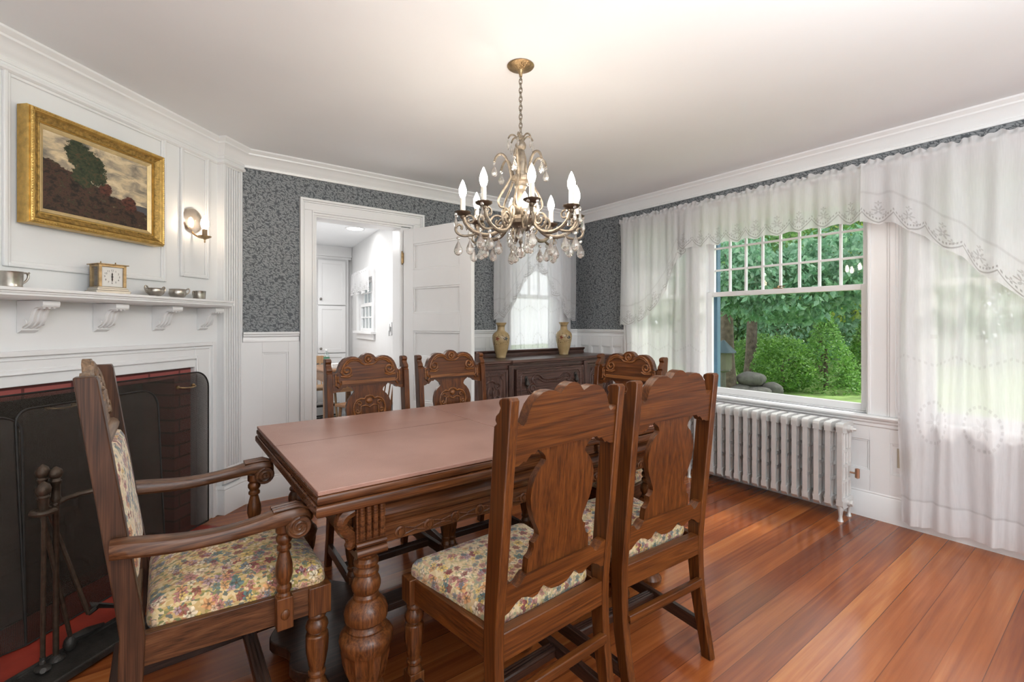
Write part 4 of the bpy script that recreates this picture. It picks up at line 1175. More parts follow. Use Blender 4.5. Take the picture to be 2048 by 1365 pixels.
# ------------------------------------------------------------------ fire tools
bd = math.atan2(2.40-2.44, 1) if False else 0
T0 = (-.235, 2.365)
ts = thing('fireplace_tool_stand', 'black cast iron tool stand with tray base on the red hearth', 'tool stand', (*T0, .008), R(40))
m = M()
o1 = [(-.215,-.06),(-.19,-.085),(.19,-.085),(.215,-.06),(.215,.06),(.19,.085),(-.19,.085),(-.215,.06)]
m.cushion(o1, [(1,0),(1,.018),(.985,.027),(.955,.030),(.915,.027),(.88,.014),(.3,.013),(.05,.013)])
m.lathe([(.030,.013),(.026,.022),(.016,.028),(.012,.034)], 16, (-.055,.055,0)); m.build('tray_base', iron, ts, bevel=.004)
m = M(); m.lathe([(.009,.03),(.009,.58),(.012,.585),(.012,.60),(.009,.605)], 12, (-.055,.055,0)); m.lathe([(.015,.598),(.016,.605),(.013,.612),(.013,.655),(.016,.66),(.017,.668),(.013,.672),(.012,.678),(.018,.684),(.0205,.696),(.017,.708),(.008,.716),(.003,.720)], 14, (-.055,.055,0)); m.build('stem', ironbrown, ts)
m = M(); zc = .585
m.tube([(-.055+p[0], .055+p[1], zc) for p in [(-.045,-.040),(-.03,-.02),(0,0),(.04,.020),(.09,.026),(.13,.012),(.15,-.008),(.138,-.022)]], .0095, 8)
m.tube([(-.118+.030*math.cos(R(a)), .012+.030*math.sin(R(a)), zc) for a in range(-20, 330, 25)], .0095, 8)
m.build('hook_bar', ironbrown, ts)
def knob(m, x, y, z):
    m.lathe([(.010,-.075),(.013,-.06),(.013,-.02),(.016,-.012),(.012,-.006),(.018,.002),(.0205,.016),(.016,.030),(.007,.038),(.002,.042)], 12, (x, y, z))
def tool(name, lab, top, bot, end, z1=.66):
    t = thing(name, lab, 'fire tool', (*T0, 0), R(40), 'fire tools hanging on the stand')
    m = M(); knob(m, top[0], top[1], z1); m.build('handle', ironbrown, t)
    m = M(); pts = [(top[0], top[1], z1-.07), (top[0]*.7+bot[0]*.3, top[1]*.7+bot[1]*.3, (z1-.07)*.7+bot[2]*.3), bot]
    m.tube(pts, .0075, 8); m.build('shaft', ironbrown, t)
    m = M(); end(m, bot); m.build('head', iron, t)
def e_poker(m, b): m.tube(smooth_pts([b, (b[0], b[1], b[2]-.02), (b[0]-.02, b[1]-.03, b[2]-.035), (b[0]-.03, b[1]-.05, b[2]-.02)], 2), .009, 8); m.ball((b[0]-.012, b[1]-.02, b[2]-.03), (.022,.03,.012), 10, 6)
def e_shovel(m, b):
    vs = []; 
    for i in range(7):
        for j in range(5):
            s = i/6; w = .045*(0.55+.45*min(1, s*2.2)); a = (j/4-.5)*2
            vs.append((b[0]+.02+.15*s, b[1]+a*w, b[2]+.012-.085*s+.018*a*a*(1-s*.7)))
    fs = [(i*5+j, i*5+j+1, (i+1)*5+j+1, (i+1)*5+j) for i in range(6) for j in range(4)]
    n = len(vs); vs2 = [(x, y, z-.004) for x, y, z in vs]
    m.add(vs, fs); m.add(vs2, [tuple(reversed(f)) for f in fs]); m.tube([b, (b[0]+.03, b[1], b[2]+.008)], .009, 8)
def e_brush(m, b): m.lathe([(.010,b[2]),(.018,b[2]-.01),(.022,b[2]-.03),(.012,b[2]-.05)], 10, (b[0], b[1], 0)); m.tube([(b[0], b[1], b[2]-.01), (b[0]+.05, b[1]-.01, b[2]-.012), (b[0]+.11, b[1]-.01, b[2]-.02)], [.012,.016,.006], 8)
tool('fire_poker', 'iron poker with acorn handle, leftmost tool on the stand', (-.118,.012), (-.095,.055,.060), e_poker, .655)
tool('fire_shovel', 'iron shovel whose scoop rests over the tray of tool stand', (-.080,.080), (.035,.030,.140), e_shovel, .70)
tool('fire_tongs', 'iron tongs hanging behind the stem of tool stand', (-.100,.050), (-.005,.062,.075), e_brush, .64)

# ------------------------------------------------------------------ chandelier
CX_, CY_ = 1.335, 1.728
ch = thing('chandelier', 'bronze eight-arm chandelier with crystal drops and lit candle bulbs over the table', 'chandelier', (CX_, CY_, 0))
m = M(); m.lathe([(.060,2.4505),(.063,2.447),(.060,2.443),(.052,2.440),(.038,2.436),(.030,2.433),(.022,2.431),(.014,2.428),(.012,2.420),(.008,2.412),(.007,2.398)], 44, flute=(2.4325,2.4425,22,.10)); m.build('canopy', brass, ch)
m = M()
zt = 2.402; nl = 13; pitch = .0205
for k in range(nl):
    z = zt - k*pitch; a = (k % 2)*PI/2 + .5
    pts = []
    for i in range(10):
        t = 2*PI*i/10; r_ = .0075*math.cos(t); pts.append((r_*math.cos(a), r_*math.sin(a), z-.006+.0155*math.sin(t)))
    m.tube(pts, .0022, 5, closed=True)
m.build('chain', antique, ch)
m = M()
m.lathe([(.004,2.142),(.008,2.134),(.006,2.126),(.018,2.120),(.020,2.112),(.012,2.104),(.020,2.092),(.026,2.080),(.024,2.066),(.014,2.056),(.018,2.050),(.027,2.020),(.030,1.985),(.024,1.955),(.022,1.940),(.043,1.934),(.046,1.924),(.043,1.912),(.030,1.906),(.026,1.895),(.030,1.885),(.022,1.872),(.030,1.850),(.040,1.822),(.046,1.795),(.040,1.768),(.028,1.752),(.030,1.745),(.056,1.740),(.062,1.728),(.058,1.712),(.040,1.700),(.022,1.692),(.016,1.680),(.010,1.665),(.006,1.640),(.010,1.630),(.006,1.622),(.003,1.61)], 20, flute=(1.90,2.05,10,.12))
m.build('stem', antique, ch)
m = M()      # crystal spheres on the stem
m.lathe([(.001,1.61),(.02,1.60),(.027,1.582),(.02,1.563),(.001,1.552)], 10); m.build('crystal_ball', crystal, ch)
rc = random.Random(3)
drop_bm = M(); drop_bm.lathe([(.0005,0),(.004,-.007),(.009,-.018),(.0142,-.030),(.0155,-.037),(.0125,-.046),(.005,-.052),(.0005,-.0535)], 8)
drop_me = drop_bm.mesh('crystal_drop', crystal, angle=5)
slim_bm = M(); slim_bm.lathe([(.0005,0),(.004,-.012),(.0075,-.030),(.006,-.042),(.0005,-.052)], 6); slim_me = slim_bm.mesh('crystal_spear', crystal, angle=5)
bead_bm = M(); bead_bm.ball((0,0,-.007), .0068, 8, 5); bead_me = bead_bm.mesh('crystal_bead', crystal, angle=5)
ndrop = [0]
def hang(parent, x, y, z, big=True, k=1.0):
    for me, dz in ((bead_me, 0), (drop_me if big else slim_me, -.0145)):
        o = bpy.data.objects.new('crystal_bead' if me is bead_me else 'crystal_drop', me); COL.objects.link(o); o.parent = parent
        o.location = (x, y, z+dz*k); o.scale = (k,)*3; o.rotation_euler.z = rc.random()*3
        ndrop[0] += 1
arm_objs = []
for i in range(8):
    a = -118.0 + i*45      # degrees, world
    ca, sa = math.cos(R(a)), math.sin(R(a))
    def P(r, z, t=0): return (r*ca - t*sa, r*sa + t*ca, z)
    m = M()
    main = smooth_pts([(.050,1.722),(.075,1.735),(.085,1.765),(.070,1.785),(.055,1.765),(.070,1.715),(.110,1.668),(.160,1.655),(.215,1.668),(.252,1.700),(.265,1.735)], 2)
    m.tube([P(r, z) for r, z in main], .0092, 8)
    curl = smooth_pts([(.200,1.668),(.235,1.652),(.275,1.650),(.300,1.668),(.300,1.692),(.284,1.704),(.270,1.694),(.274,1.680)], 2)
    m.tube([P(r, z) for r, z in curl], .006, 7)
    m.tube([P(r, z) for r, z in spiral((.105,1.720), .040, 1.4, -90, 1, 24, .2)], .0055, 7)
    m.tube([P(r, z) for r, z in spiral((.235,1.725), .026, 1.3, -40, 1, 20, .25)], .0045, 6)
    arm = m.build('arm', antique, ch)
    m = M(); m.lathe([(.007,1.728),(.012,1.736),(.012,1.742),(.030,1.750),(.038,1.757),(.039,1.760),(.030,1.757),(.012,1.750),(.012,1.752)], 20, P(.268, 0), flute=(1.749,1.762,10,.1)); m.build('drip_pan', plain('tarnished drip pan', (.12,.09,.065), .4, .8, var=.3, sc=40), arm)
    m = M(); m.lathe([(.0115,1.752),(.0115,1.822),(.008,1.824)], 14, P(.268, 0)); m.build('candle_sleeve', plain('ivory candle sleeve', (.72,.66,.56), .5, var=.03), arm)
    m = M(); m.lathe([(.0075,1.822),(.0135,1.834),(.0175,1.850),(.0165,1.866),(.011,1.884),(.005,1.898),(.001,1.906)], 14, P(.268, 0)); m.build('bulb', bulb_m, arm)
    for k, (r, z, t, big) in enumerate(((.300,1.752,.018,False),(.296,1.752,-.020,False),(.250,1.748,0,False),(.288,1.648,0,True),(.235,1.652,.006,True),(.165,1.640,0,True))):
        if ndrop[0] < 100: hang(arm, *P(r, z, t), big, 1.3 if big else 1.1)
# upper scroll branches with drops
for i in range(6):
    a = R(-140 + i*60); ca, sa = math.cos(a), math.sin(a)
    m = M()
    pts = smooth_pts([(.048,1.925),(.062,1.895),(.092,1.85),(.110,1.815),(.100,1.785),(.080,1.785)], 2) 
    m.tube([(r*ca, r*sa, z) for r, z in pts], .0055, 7)
    pts = smooth_pts([(.044,1.925),(.050,1.955),(.060,1.995),(.080,2.028),(.102,2.030),(.120,2.012),(.126,1.990)], 2)
    m.tube([(r*ca, r*sa, z) for r, z in pts], .006, 7)
    b = m.build('upper_scroll', antique, ch)
    for me, dz, k in ((bead_me, -.0, 1), (drop_me, -.014, 1)):
        o = bpy.data.objects.new('crystal_bead' if me is bead_me else 'crystal_drop', me); COL.objects.link(o); o.parent = b; o.location = (.126*ca, .126*sa, 1.988+dz)
    m = M(); m.tube(smooth_pts([(0.012*ca,.012*sa,2.10),(.03*ca,.03*sa,2.125),(.05*ca,.05*sa,2.122),(.060*ca,.060*sa,2.105)], 2), .004, 6); c2 = m.build('crown_leaf', antique, ch)
    o = bpy.data.objects.new('crystal_drop', slim_me); COL.objects.link(o); o.parent = c2; o.location = (.060*ca, .060*sa, 2.102)
# low inner lamp and its socket
m = M(); a = R(-115); bx, by = .085*math.cos(a), .085*math.sin(a)
m.tube([(.05*math.cos(a), .05*math.sin(a), 1.722), (bx, by, 1.735)], .006, 6); m.lathe([(.012,1.735),(.013,1.765)], 12, (bx, by, 0)); so = m.build('inner_socket', antique, ch)
m = M(); m.lathe([(.0085,1.763),(.0135,1.775),(.0180,1.791),(.0165,1.807),(.011,1.824),(.001,1.842)], 14, (bx, by, 0)); m.build('bulb', bulb_m, so)
for i in range(10):
    a = R(36*i+10); hang(so, .05*math.cos(a), .05*math.sin(a), 1.70 - .03*(i % 3), i % 2 == 0) if ndrop[0] < 130 else None
# ------------------------------------------------------------------ sideboard (local x along wall, front at -y)
SX0, SX1, SF, SBK = 1.93, 3.648, 3.185, 3.612
sb = thing('sideboard', 'dark carved walnut sideboard against back wall under the curtained window', 'sideboard', ((SX0+SX1)/2, (SF+SBK)/2, 0))
def so_(m): m.T = Matrix.Translation((-(SX0+SX1)/2, -(SF+SBK)/2, 0)); return m
m = so_(M())
m.box(SX0+.02, SX1-.02, SF+.02, SBK, .20, .905)
m.box(SX0+.02, SX1-.02, SF+.008, SF+.03, .20, .26); m.box(SX0+.02, SX1-.02, SF+.010, SF+.03, .872, .905)
m.build('case', side_x, sb, bevel=.003)
m = so_(M())
tp = [(2.36,-.018),(2.36,-.03),(3.235,-.03),(3.235,-.018)]
m.prism([(SX0-.01, SF-.012),(2.345,SF-.012),(2.36,SF-.035),(3.235,SF-.035),(3.25,SF-.012),(SX1, SF-.012),(SX1, SBK),(SX0-.01, SBK)], 'z', .918, .943)
m.prism([(SX0+.005, SF+.003),(2.345,SF+.003),(2.36,SF-.02),(3.235,SF-.02),(3.25,SF+.003),(SX1-.01, SF+.003),(SX1-.01, SBK),(SX0+.005, SBK)], 'z', .903, .918)
m.build('top', side_x, sb, bevel=.004)
m = so_(M()); m.prism([(SBK-.030,.943),(SBK-.022,.955),(SBK-.022,.975),(SBK-.034,.982),(SBK-.040,.992),(SBK-.034,1.0),(SBK,1.0),(SBK,.943)], 'x', SX0+.02, SX1-.02); m.build('gallery', side_x, sb)
for x in (SX0+.045, 2.355, 3.24, SX1-.05):
    m = so_(M()); m.box(x-.024, x+.024, SF-.012, SF+.03, .20, .900)
    for k in (-1, 0, 1): m.tube([(x+.014*k, SF-.012, .27), (x+.014*k, SF-.012, .88)], .005, 6)
    m.build('column', side_z, sb, bevel=.003)
for x in (SX0+.06, 2.355, 3.24, SX1-.06):
    for y in (SF+.04, SBK-.05):
        if y > SF+.1 and 2 < x < 3.5: continue
        m = so_(M()); m.lathe([(.030,.205),(.030,.19),(.020,.182),(.034,.16),(.038,.13),(.032,.10),(.02,.085),(.026,.07),(.018,.05),(.030,.035),(.032,.02),(.024,0)], 16, (x, y, 0)); m.build('leg', side_z, sb)
def cart(m, cx, cz, s, y):
    for e in (-1, 1):
        relief(m, [(cx+e*p[0]*s, cz+p[1]*s) for p in smooth_pts([(0,.115),(.03,.11),(.045,.09),(.075,.095),(.095,.07),(.085,.04),(.095,.0),(.085,-.04),(.06,-.06),(.04,-.10),(0,-.12)], 1)], y, .008*s+.002)
        relief(m, [(cx+e*p[0]*s, cz+p[1]*s) for p in spiral((.065,.06), .03, 1.4, 0, 1)], y, .006)
        relief(m, [(cx+e*p[0]*s, cz+p[1]*s) for p in spiral((.06,-.035), .025, 1.3, 180, -1)], y, .006)
        relief(m, [(cx+e*p[0]*s, cz+p[1]*s) for p in ((.02,.06),(.035,.02),(.03,-.03),(.012,-.06))], y, .006)
    for k in (-1, 0, 1): m.ball((cx+k*.025*s, y, cz+.02*s-abs(k)*.01), (.012, .007, .03), 8, 6)
for x0, x1 in ((1.985, 2.325), (3.27, 3.575)):
    d = so_(M()); d.box(x0, x1, SF+.004, SF+.025, .265, .865)
    for a, b, c, e in ((x0, x1, .845, .865), (x0, x1, .265, .285), (x0, x0+.02, .265, .865), (x1-.02, x1, .265, .865)): d.box(a, b, SF-.004, SF+.01, c, e)
    do = d.build('door', side_z, sb, bevel=.003)
    k = so_(M()); w = x1-x0
    pl = [(x0+.045,.31),(x0+.045,.775),(x0+.07,.80),(x0+.07,.82),(x1-.07,.82),(x1-.07,.80),(x1-.045,.775),(x1-.045,.31)]
    relief(k, pl, SF+.004, .006)
    cart(k, (x0+x1)/2, .665, 1.0, SF+.002)
    for e in (x0+.06, x1-.06): relief(k, spiral((e, .815), .018, 1.2, 0), SF+.003, .005)
    k.build('carving', side_z, do)
    kn = so_(M()); xk = x1-.028 if x0 < 2.5 else x0+.028
    kn.lathe([(.010,.004),(.012,-.004),(.008,-.012),(.003,-.016)], 12, (xk, SF-.004, .60), axis='y'); kn.build('knob', iron, do, label='small black iron door knob')
for z0, z1, carved in ((.575, .862, True), (.28, .555, False)):
    d = so_(M()); d.box(2.40, 3.195, SF-.018, SF+.02, z0, z1)
    for a, b, c, e in ((2.40, 3.195, z1-.014, z1), (2.40, 3.195, z0, z0+.014), (2.40, 2.414, z0, z1), (3.181, 3.195, z0, z1)): d.box(a, b, SF-.025, SF, c, e)
    do = d.build('drawer', side_x, sb, bevel=.003)
    k = so_(M()); y = SF-.019
    relief(k, [(2.45,z0+.04),(2.45,z1-.06),(2.475,z1-.035),(3.12,z1-.035),(3.145,z1-.06),(3.145,z0+.04),(2.45,z0+.04)], y, .006)
    cx, cz = 2.80, z0+.10
    for e in (-1, 1):
        relief(k, [(cx+e*p[0], cz+p[1]) for p in smooth_pts([(0,.085),(.09,.085),(.12,.10),(.145,.125),(.19,.13),(.225,.105),(.23,.07),(.20,.05),(.18,.065)], 2)], y, .010)
        relief(k, [(cx+e*p[0], cz+p[1]) for p in smooth_pts([(0,.06),(.10,.06),(.13,.08),(.17,.10),(.20,.085)], 2)], y, .007)
        relief(k, [(cx+e*p[0], cz+p[1]) for p in spiral((.225,.01), .05, 1.6, 90, -1)], y, .008)
        relief(k, [(cx+e*p[0], cz+p[1]) for p in smooth_pts([(.26,.05),(.285,.02),(.27,-.03),(.24,-.05)], 1)], y, .007)
    for t in range(7): k.ball((cx-.06+.02*t, y, cz+.073), (.006,.005,.006), 6, 4)
    k.build('carving', side_x, do)
    for x in (2.505, 3.09):
        p = so_(M()); zc = z1-.10
        p.prism([(x-.018,zc+.02),(x-.010,zc+.034),(x,zc+.040),(x+.010,zc+.034),(x+.018,zc+.02),(x+.012,zc-.005),(x,zc-.014),(x-.012,zc-.005)], 'y', y-.005, y+.001)
        p.lathe([(.004,zc+.012),(.012,zc-.004),(.020,zc-.02),(.021,zc-.034),(.012,zc-.046),(.006,zc-.052),(.009,zc-.060),(.002,zc-.068)], 12, (x, y-.018, 0)); p.lathe([(.009,-.022),(.009,.0)], 10, (x, y, zc+.012), axis='y')
        p.build('drop_pull', iron, do, label='black iron drop pull')
# vases
VP = [(.040,0),(.042,.005),(.040,.012),(.045,.03),(.058,.075),(.069,.13),(.0735,.165),(.070,.190),(.058,.207),(.040,.219),(.032,.228),(.030,.245),(.031,.262),(.036,.275),(.044,.286),(.046,.291),(.041,.293),(.033,.283),(.027,.262)]
for x, y, lab, k in ((2.425, 3.425, 'tan crackle-glazed flower vase at the left end of sideboard', 1.08), (3.185, 3.425, 'tan crackle-glazed flower vase on sideboard, the right-hand one nearer the corner', 1.10)):
    m = M(); m.lathe([(r*k, z*k) for r, z in VP], 36); o = m.build('vase', vase_m, angle=50); o.location = (x, y, .944); tag(o, lab, 'vase', 'vases on the sideboard')

# ------------------------------------------------------------------ radiator
rd = thing('radiator', 'white cast iron column radiator under the big window', 'radiator', (3.51, 1.68, 0))
NS = 17
sec = M()
xs = [-.072, -.036, 0, .036, .072]
for x in (-.070, -.025, .025, .070):
    sec.lathe([(.004,.085),(.012,.09),(.0125,.11),(.0125,.58),(.012,.60),(.004,.605)], 10, (x, 0, 0))
sec.prism(arc((-.065,.595), .026, 180, 90, 5)[0:] + arc((.065,.595), .026, 90, 0, 5) + [(.091,.565),(.06,.555),(-.06,.555),(-.091,.565)], 'y', -.0185, .0185)
sec.prism([(-.089,.135),(-.089,.10),(-.07,.078),(.07,.078),(.089,.10),(.089,.135),(.06,.145),(-.06,.145)], 'y', -.0185, .0185)
sec.lathe([(.021,.082),(.0205,.085),(.0205,.61),(.012,.622)], 4, (0,0,0)) if False else None
sec.prism([(-.0895,.12),(-.079,.12),(-.079,.585),(-.0895,.585)], 'y', -.0140, .0140)
for zz in (.11, .58): sec.lathe([(.024,-.034),(.024,.034)], 12, (0,0,zz), axis='y')
for zz in (.25, .345, .44): sec.box(-.07,.07,-.010,.010,zz-.010,zz+.010)
sme = sec.mesh('radiator_section', rad_m)
for k in range(NS):
    o = bpy.data.objects.new('section', sme); COL.objects.link(o); o.parent = rd; o.location = (0, -.535+.0665*k, 0)
for k in (0, NS-1):
    for x in (-.07, .07):
        m = M(); m.lathe([(.017,.10),(.018,.085),(.013,.06),(.010,.03),(.012,.012),(.016,.004),(.016,0)], 12, (x, -.535+.0665*k, 0)); m.build('foot', rad_m, rd)
m = M(); y0 = -.535-.034
for zz in (.11, .58): m.lathe([(.020,y0-.012),(.022,y0-.010),(.022,y0+.002)], 6, (0,0,zz), axis='y')
m.lathe([(.008,y0-.03),(.010,y0-.012)], 8, (0,0,.58), axis='y'); m.build('end_plug', rad_m, rd)
m = M(); m.lathe([(.006,-.035),(.006,.0)], 8, (.02, y0+.012, .30), axis='y'); m.lathe([(.002,-.032),(.013,-.026),(.013,.030),(.002,.034)], 12, (.02, y0-.028, .30)); m.build('air_valve', plain('coppery air valve', (.45,.26,.17), .3, .8), rd, label='copper bullet air valve')
# outlet
ou = thing('wall_outlet', 'beige wall outlet in the white panelling beside the radiator', 'outlet', (XR-.004, .875, .414))
m = M(); m.box(-.004, 0, -.040, .040, -.06, .06); m.build('cover_plate', plain('beige plate', (.50,.44,.33), .4), ou, bevel=.002)
m = M()
for z in (-.022, .022): m.lathe([(.016,-.0055),(.016,-.003)], 14, (0, 0, z), axis='x'); m.box(-.0060,-.005,-.008,-.005,z-.004,z+.006); m.box(-.0060,-.005,.005,.008,z-.004,z+.006)
m.build('sockets', plain('brown outlet sockets', (.30,.25,.18), .4), ou)

# ------------------------------------------------------------------ curtains
def fold(t, k, ph): return math.sin(t*k+ph) + .45*math.sin(t*k*2.3+ph*1.7) + .3*math.sin(t*k*.41+ph)
def cloth_mesh(a0, a1, ztop, zbot, base, amp, k, ph, side, nu=None, nv=26, header=True, gather=1.0, flare=0):
    """hanging cloth running from a0 to a1 (along the wall) ; base = distance coordinate of cloth ; side 'x' (right wall) or 'y' (back wall)"""
    L_ = abs(a1-a0); nu = nu or int(L_*210)
    H5 = 6
    def drp(v, D):
        q_ = v*nv
        return .009*q_ if q_ <= H5 else .009*H5 + (D-.009*H5)*(q_-H5)/(nv-H5)
    def f(u, v):
        a = a0 + (a1-a0)*u; zb = zbot(a) if callable(zbot) else zbot
        drop = drp(v, ztop-zb); z = ztop - drop
        am = amp*min(1, .30 + drop*2.4)
        w = fold(a, k, ph)
        if drop < .026:
            g = 1 - drop/.026
            dep = base - (.004 + .006*g)*math.sin(a*118 + 2.2*math.sin(a*31+ph)); z += g*(.008*math.sin(a*57+ph) + .005*math.sin(a*131))
        elif drop < .05: dep = base - .006 - .002*math.sin(a*160)
        else: dep = base - am*w - flare*drop*.02
        aa = a + .012*math.sin(z*3+a*20)*min(1, drop)
        return (dep, aa, z) if side == 'x' else (aa, dep, z)
    def uvf(u, v):
        a = a0 + (a1-a0)*u; zb = zbot(a) if callable(zbot) else zbot
        return (a*gather, (ztop-zb) - drp(v, ztop-zb))
    m = M(); m.grid(f, nu, nv, uvf); return m
ZT = 2.262
def scal(a, P=.15, h=.012): return -h + h*2*abs(((a/P) % 1)-.5)*2*.8
def lerp_tab(tab):
    def f(a):
        for (x0, z0), (x1, z1) in zip(tab, tab[1:]):
            if x0 <= a <= x1: return z0 + (z1-z0)*(a-x0)/(x1-x0) + scal(a)
        return (tab[0][1] if a < tab[0][0] else tab[-1][1]) + scal(a)
    return f
rod = M(); rod.tube([(3.620, -.60, 2.235), (3.620, 2.96, 2.235)], .005, 8); rod.tube([(3.561, -.60, 2.232), (3.561, 3.02, 2.232)], .004, 8)
for y in (2.95, 1.63, .16): rod.box(3.565, 3.668, y-.006, y+.006, 2.222, 2.228)
tag(rod.build('curtain_rod', white), 'white double curtain rod across the window wall, sheathed by ruffled headers', 'curtain rod')
GP, GV = 'long sheer curtain panels of the window wall', 'embroidered valances along the window wall'
def cloth(name, lab, cat, mat, group, **kw):
    o = cloth_mesh(**kw).build(name, mat, angle=180, fix=False); tag(o, lab, cat, group)
    md = o.modifiers.new('Smooth', 'SMOOTH') if False else None
    return o
cloth('sheer_curtain', 'floor-length sheer white curtain left of the open window, behind the chair backs', 'curtain', sheer_panel, GP, a0=2.165, a1=2.97, ztop=ZT-.012, zbot=.06, base=3.592, amp=.011, k=34, ph=.4, side='x')
def pan_bot(a): return .055
cloth('sheer_curtain', 'floor-length sheer white curtain to the right of radiator, with wide hem', 'curtain', sheer_panel, GP, a0=-.60, a1=.885, ztop=ZT-.012, zbot=pan_bot, base=3.572, amp=.021, k=39, ph=1.1, side='x')
cloth('valance', 'straight embroidered white valance across the top of big window, between the swags', 'valance', sheer_val, GV, a0=.955, a1=2.42, ztop=ZT, zbot=lerp_tab([(.9,1.905),(1.06,1.898),(1.6,1.893),(2.4,1.885)]), base=3.540, amp=.012, k=36, ph=.2, side='x', nv=16)
cloth('valance', 'embroidered white swag valance sweeping down at left end of window wall, near the corner', 'valance', sheer_swag, GV, a0=2.30, a1=3.03, ztop=ZT, zbot=lerp_tab([(2.30,1.865),(2.40,1.80),(2.47,1.66),(2.55,1.50),(2.68,1.33),(2.82,1.255),(3.03,1.235)]), base=3.553, amp=.012, k=38, ph=2.2, side='x')
cloth('valance', 'embroidered white swag valance sweeping down at right end of window wall', 'valance', sheer_swag, GV, a0=-.60, a1=1.06, ztop=ZT, zbot=lerp_tab([(-.6,1.21),(.10,1.21),(.22,1.27),(.371,1.385),(.554,1.565),(.68,1.69),(.81,1.80),(.93,1.868),(1.06,1.885)]), base=3.522, amp=.013, k=30, ph=.9, side='x')
# back window curtains
rod = M(); rod.tube([(2.515, 3.690, 2.19), (3.55, 3.690, 2.19)], .005, 8)
for x in (2.51, 3.56): rod.box(x-.006, x+.006, 3.688, 3.728, 2.184, 2.19)
tag(rod.build('curtain_rod', white), 'white curtain rod over the back window behind the chandelier', 'curtain rod')
cloth('sheer_curtain', 'sheer white curtain over the back window behind the two vases', 'curtain', sheer_panel, None, a0=2.56, a1=3.51, ztop=2.20, zbot=.42, base=3.672, amp=.012, k=36, ph=.7, side='y')
cloth('valance', 'embroidered white jabot valance on left half of the back window', 'valance', sheer_swag, 'jabot valances of the back window', a0=2.50, a1=3.03, ztop=2.21, zbot=lerp_tab([(2.5,1.29),(2.62,1.31),(2.70,1.42),(2.80,1.56),(2.90,1.72),(3.03,1.80)]), base=3.632, amp=.012, k=40, ph=.3, side='y')
cloth('valance', 'embroidered white jabot valance on right half of the back window', 'valance', sheer_swag, 'jabot valances of the back window', a0=3.02, a1=3.555, ztop=2.21, zbot=lerp_tab([(3.02,1.80),(3.14,1.72),(3.22,1.56),(3.32,1.46),(3.42,1.31),(3.56,1.285)]), base=3.626, amp=.012, k=40, ph=1.9, side='y')

# ------------------------------------------------------------------ kitchen
cab = thing('pantry_cabinet', 'tall built-in white pantry cabinet at far side of the kitchen', 'cabinet', (1.80, 6.56, 0))
m = M(); m.box(-.9, .262, 0, .03, .0, 2.29); m.box(-.9, .30, -.03, .0, 2.16, 2.30); m.box(-.9, .30, -.012, 0, 2.13, 2.16); m.build('case', white, cab, bevel=.003)
for z0, z1, zk in ((1.505, 2.105, 1.58), (.86, 1.492, .92), (.10, .845, .78)):
    for x0, x1, kx in ((-.145, .215, -.115), (-.53, -.17, -.20)):
        d = M(); d.box(x0, x1, -.020, 0, z0, z1); panel_w = .05
        for a, b, c, e in ((x0, x0+.05, z0, z1), (x1-.05, x1, z0, z1), (x0, x1, z0, z0+.05), (x0, x1, z1-.05, z1)): d.box(a, b, -.028, -.018, c, e)
        do = d.build('door', white, cab, bevel=.002)
        k = M(); k.lathe([(.006,-.028),(.006,-.040),(.016,-.046),(.017,-.054),(.010,-.060)], 14, (kx, 0, zk), axis='y'); k.build('knob', plain('pewter knob', (.28,.26,.24), .35, .8), do)
kt = thing('kitchen_table', 'wooden drop-leaf table in the kitchen, seen through the doorway', 'table', (1.62, 5.60, 0))
m = M(); rslab(m, -.24, .30, -.36, .42, .725, .75, .008); m.build('tabletop', kit_x, kt, angle=25)
m = M(); m.box(-.225, .28, -.352, -.330, .50, .722); m.box(-.225, -.205, -.33, .38, .62, .722); m.box(-.225, .28, .38, .40, .62, .722); m.build('drop_leaf_apron', kit_x, kt, bevel=.003)
for x, y in ((-.195, -.30), (.25, -.30), (-.195, .36), (.25, .36)):
    m = M(); m.prism([(x-.026,y-.026),(x+.026,y-.026),(x+.026,y+.026),(x-.026,y+.026)], 'z', 0, .725); m.build('leg', kit_x, kt, bevel=.003)
def kchair(lab, loc, rz, mat, top):
    t = thing('kitchen_chair', lab, 'chair', loc, rz, 'kitchen chairs')
    m = M(); m.cushion([(-.2,-.19),(.2,-.19),(.22,.2),(-.22,.2)], [(.98,.43),(1,.436),(1,.452),(.98,.458)]); m.build('seat', mat, t)
    for x, y in ((-.16,-.15),(.16,-.15),(-.18,.16),(.18,.16)):
        m = M(); m.tube([(x*1.15, y*1.15, 0), (x, y, .432)], [.012,.017], 8); m.build('leg', mat, t)
    for x in (-.18, .18):
        m = M(); m.tube([(x, -.17, .455), (x*1.03, -.215, .70), (x*1.05, -.25, top-.02)], .014, 8); m.build('back_post', mat, t)
    m = M(); m.prism([(-.20,top-.10),(.20,top-.10),(.205,top-.01),(.15,top),(-.15,top),(-.205,top-.01)], 'y', -.262, -.242); m.build('crest_rail', mat, t, bevel=.004)
    for k in range(5):
        x = -.12+.06*k; m = M(); m.tube([(x, -.175, .455), (x, -.246, top-.08)], .007, 6); m.build('spindle', mat, t)
kchair('light wood kitchen chair on the far side of kitchen table', (1.55, 6.22, 0), R(182), kit_light, .83)
kchair('dark wood spindle-back kitchen chair between kitchen table and wall, near the doorway', (1.64, 4.66, 0), R(20), kit_x, .86)
b = thing('water_bottle', 'clear plastic water bottle with green label on the kitchen table', 'bottle', (1.485, 5.50, .7505))
m = M(); m.lathe([(.028,0),(.032,.006),(.031,.05),(.032,.06),(.032,.14),(.026,.165),(.013,.185),(.012,.20)], 16); m.build('body', bottle_m, b)
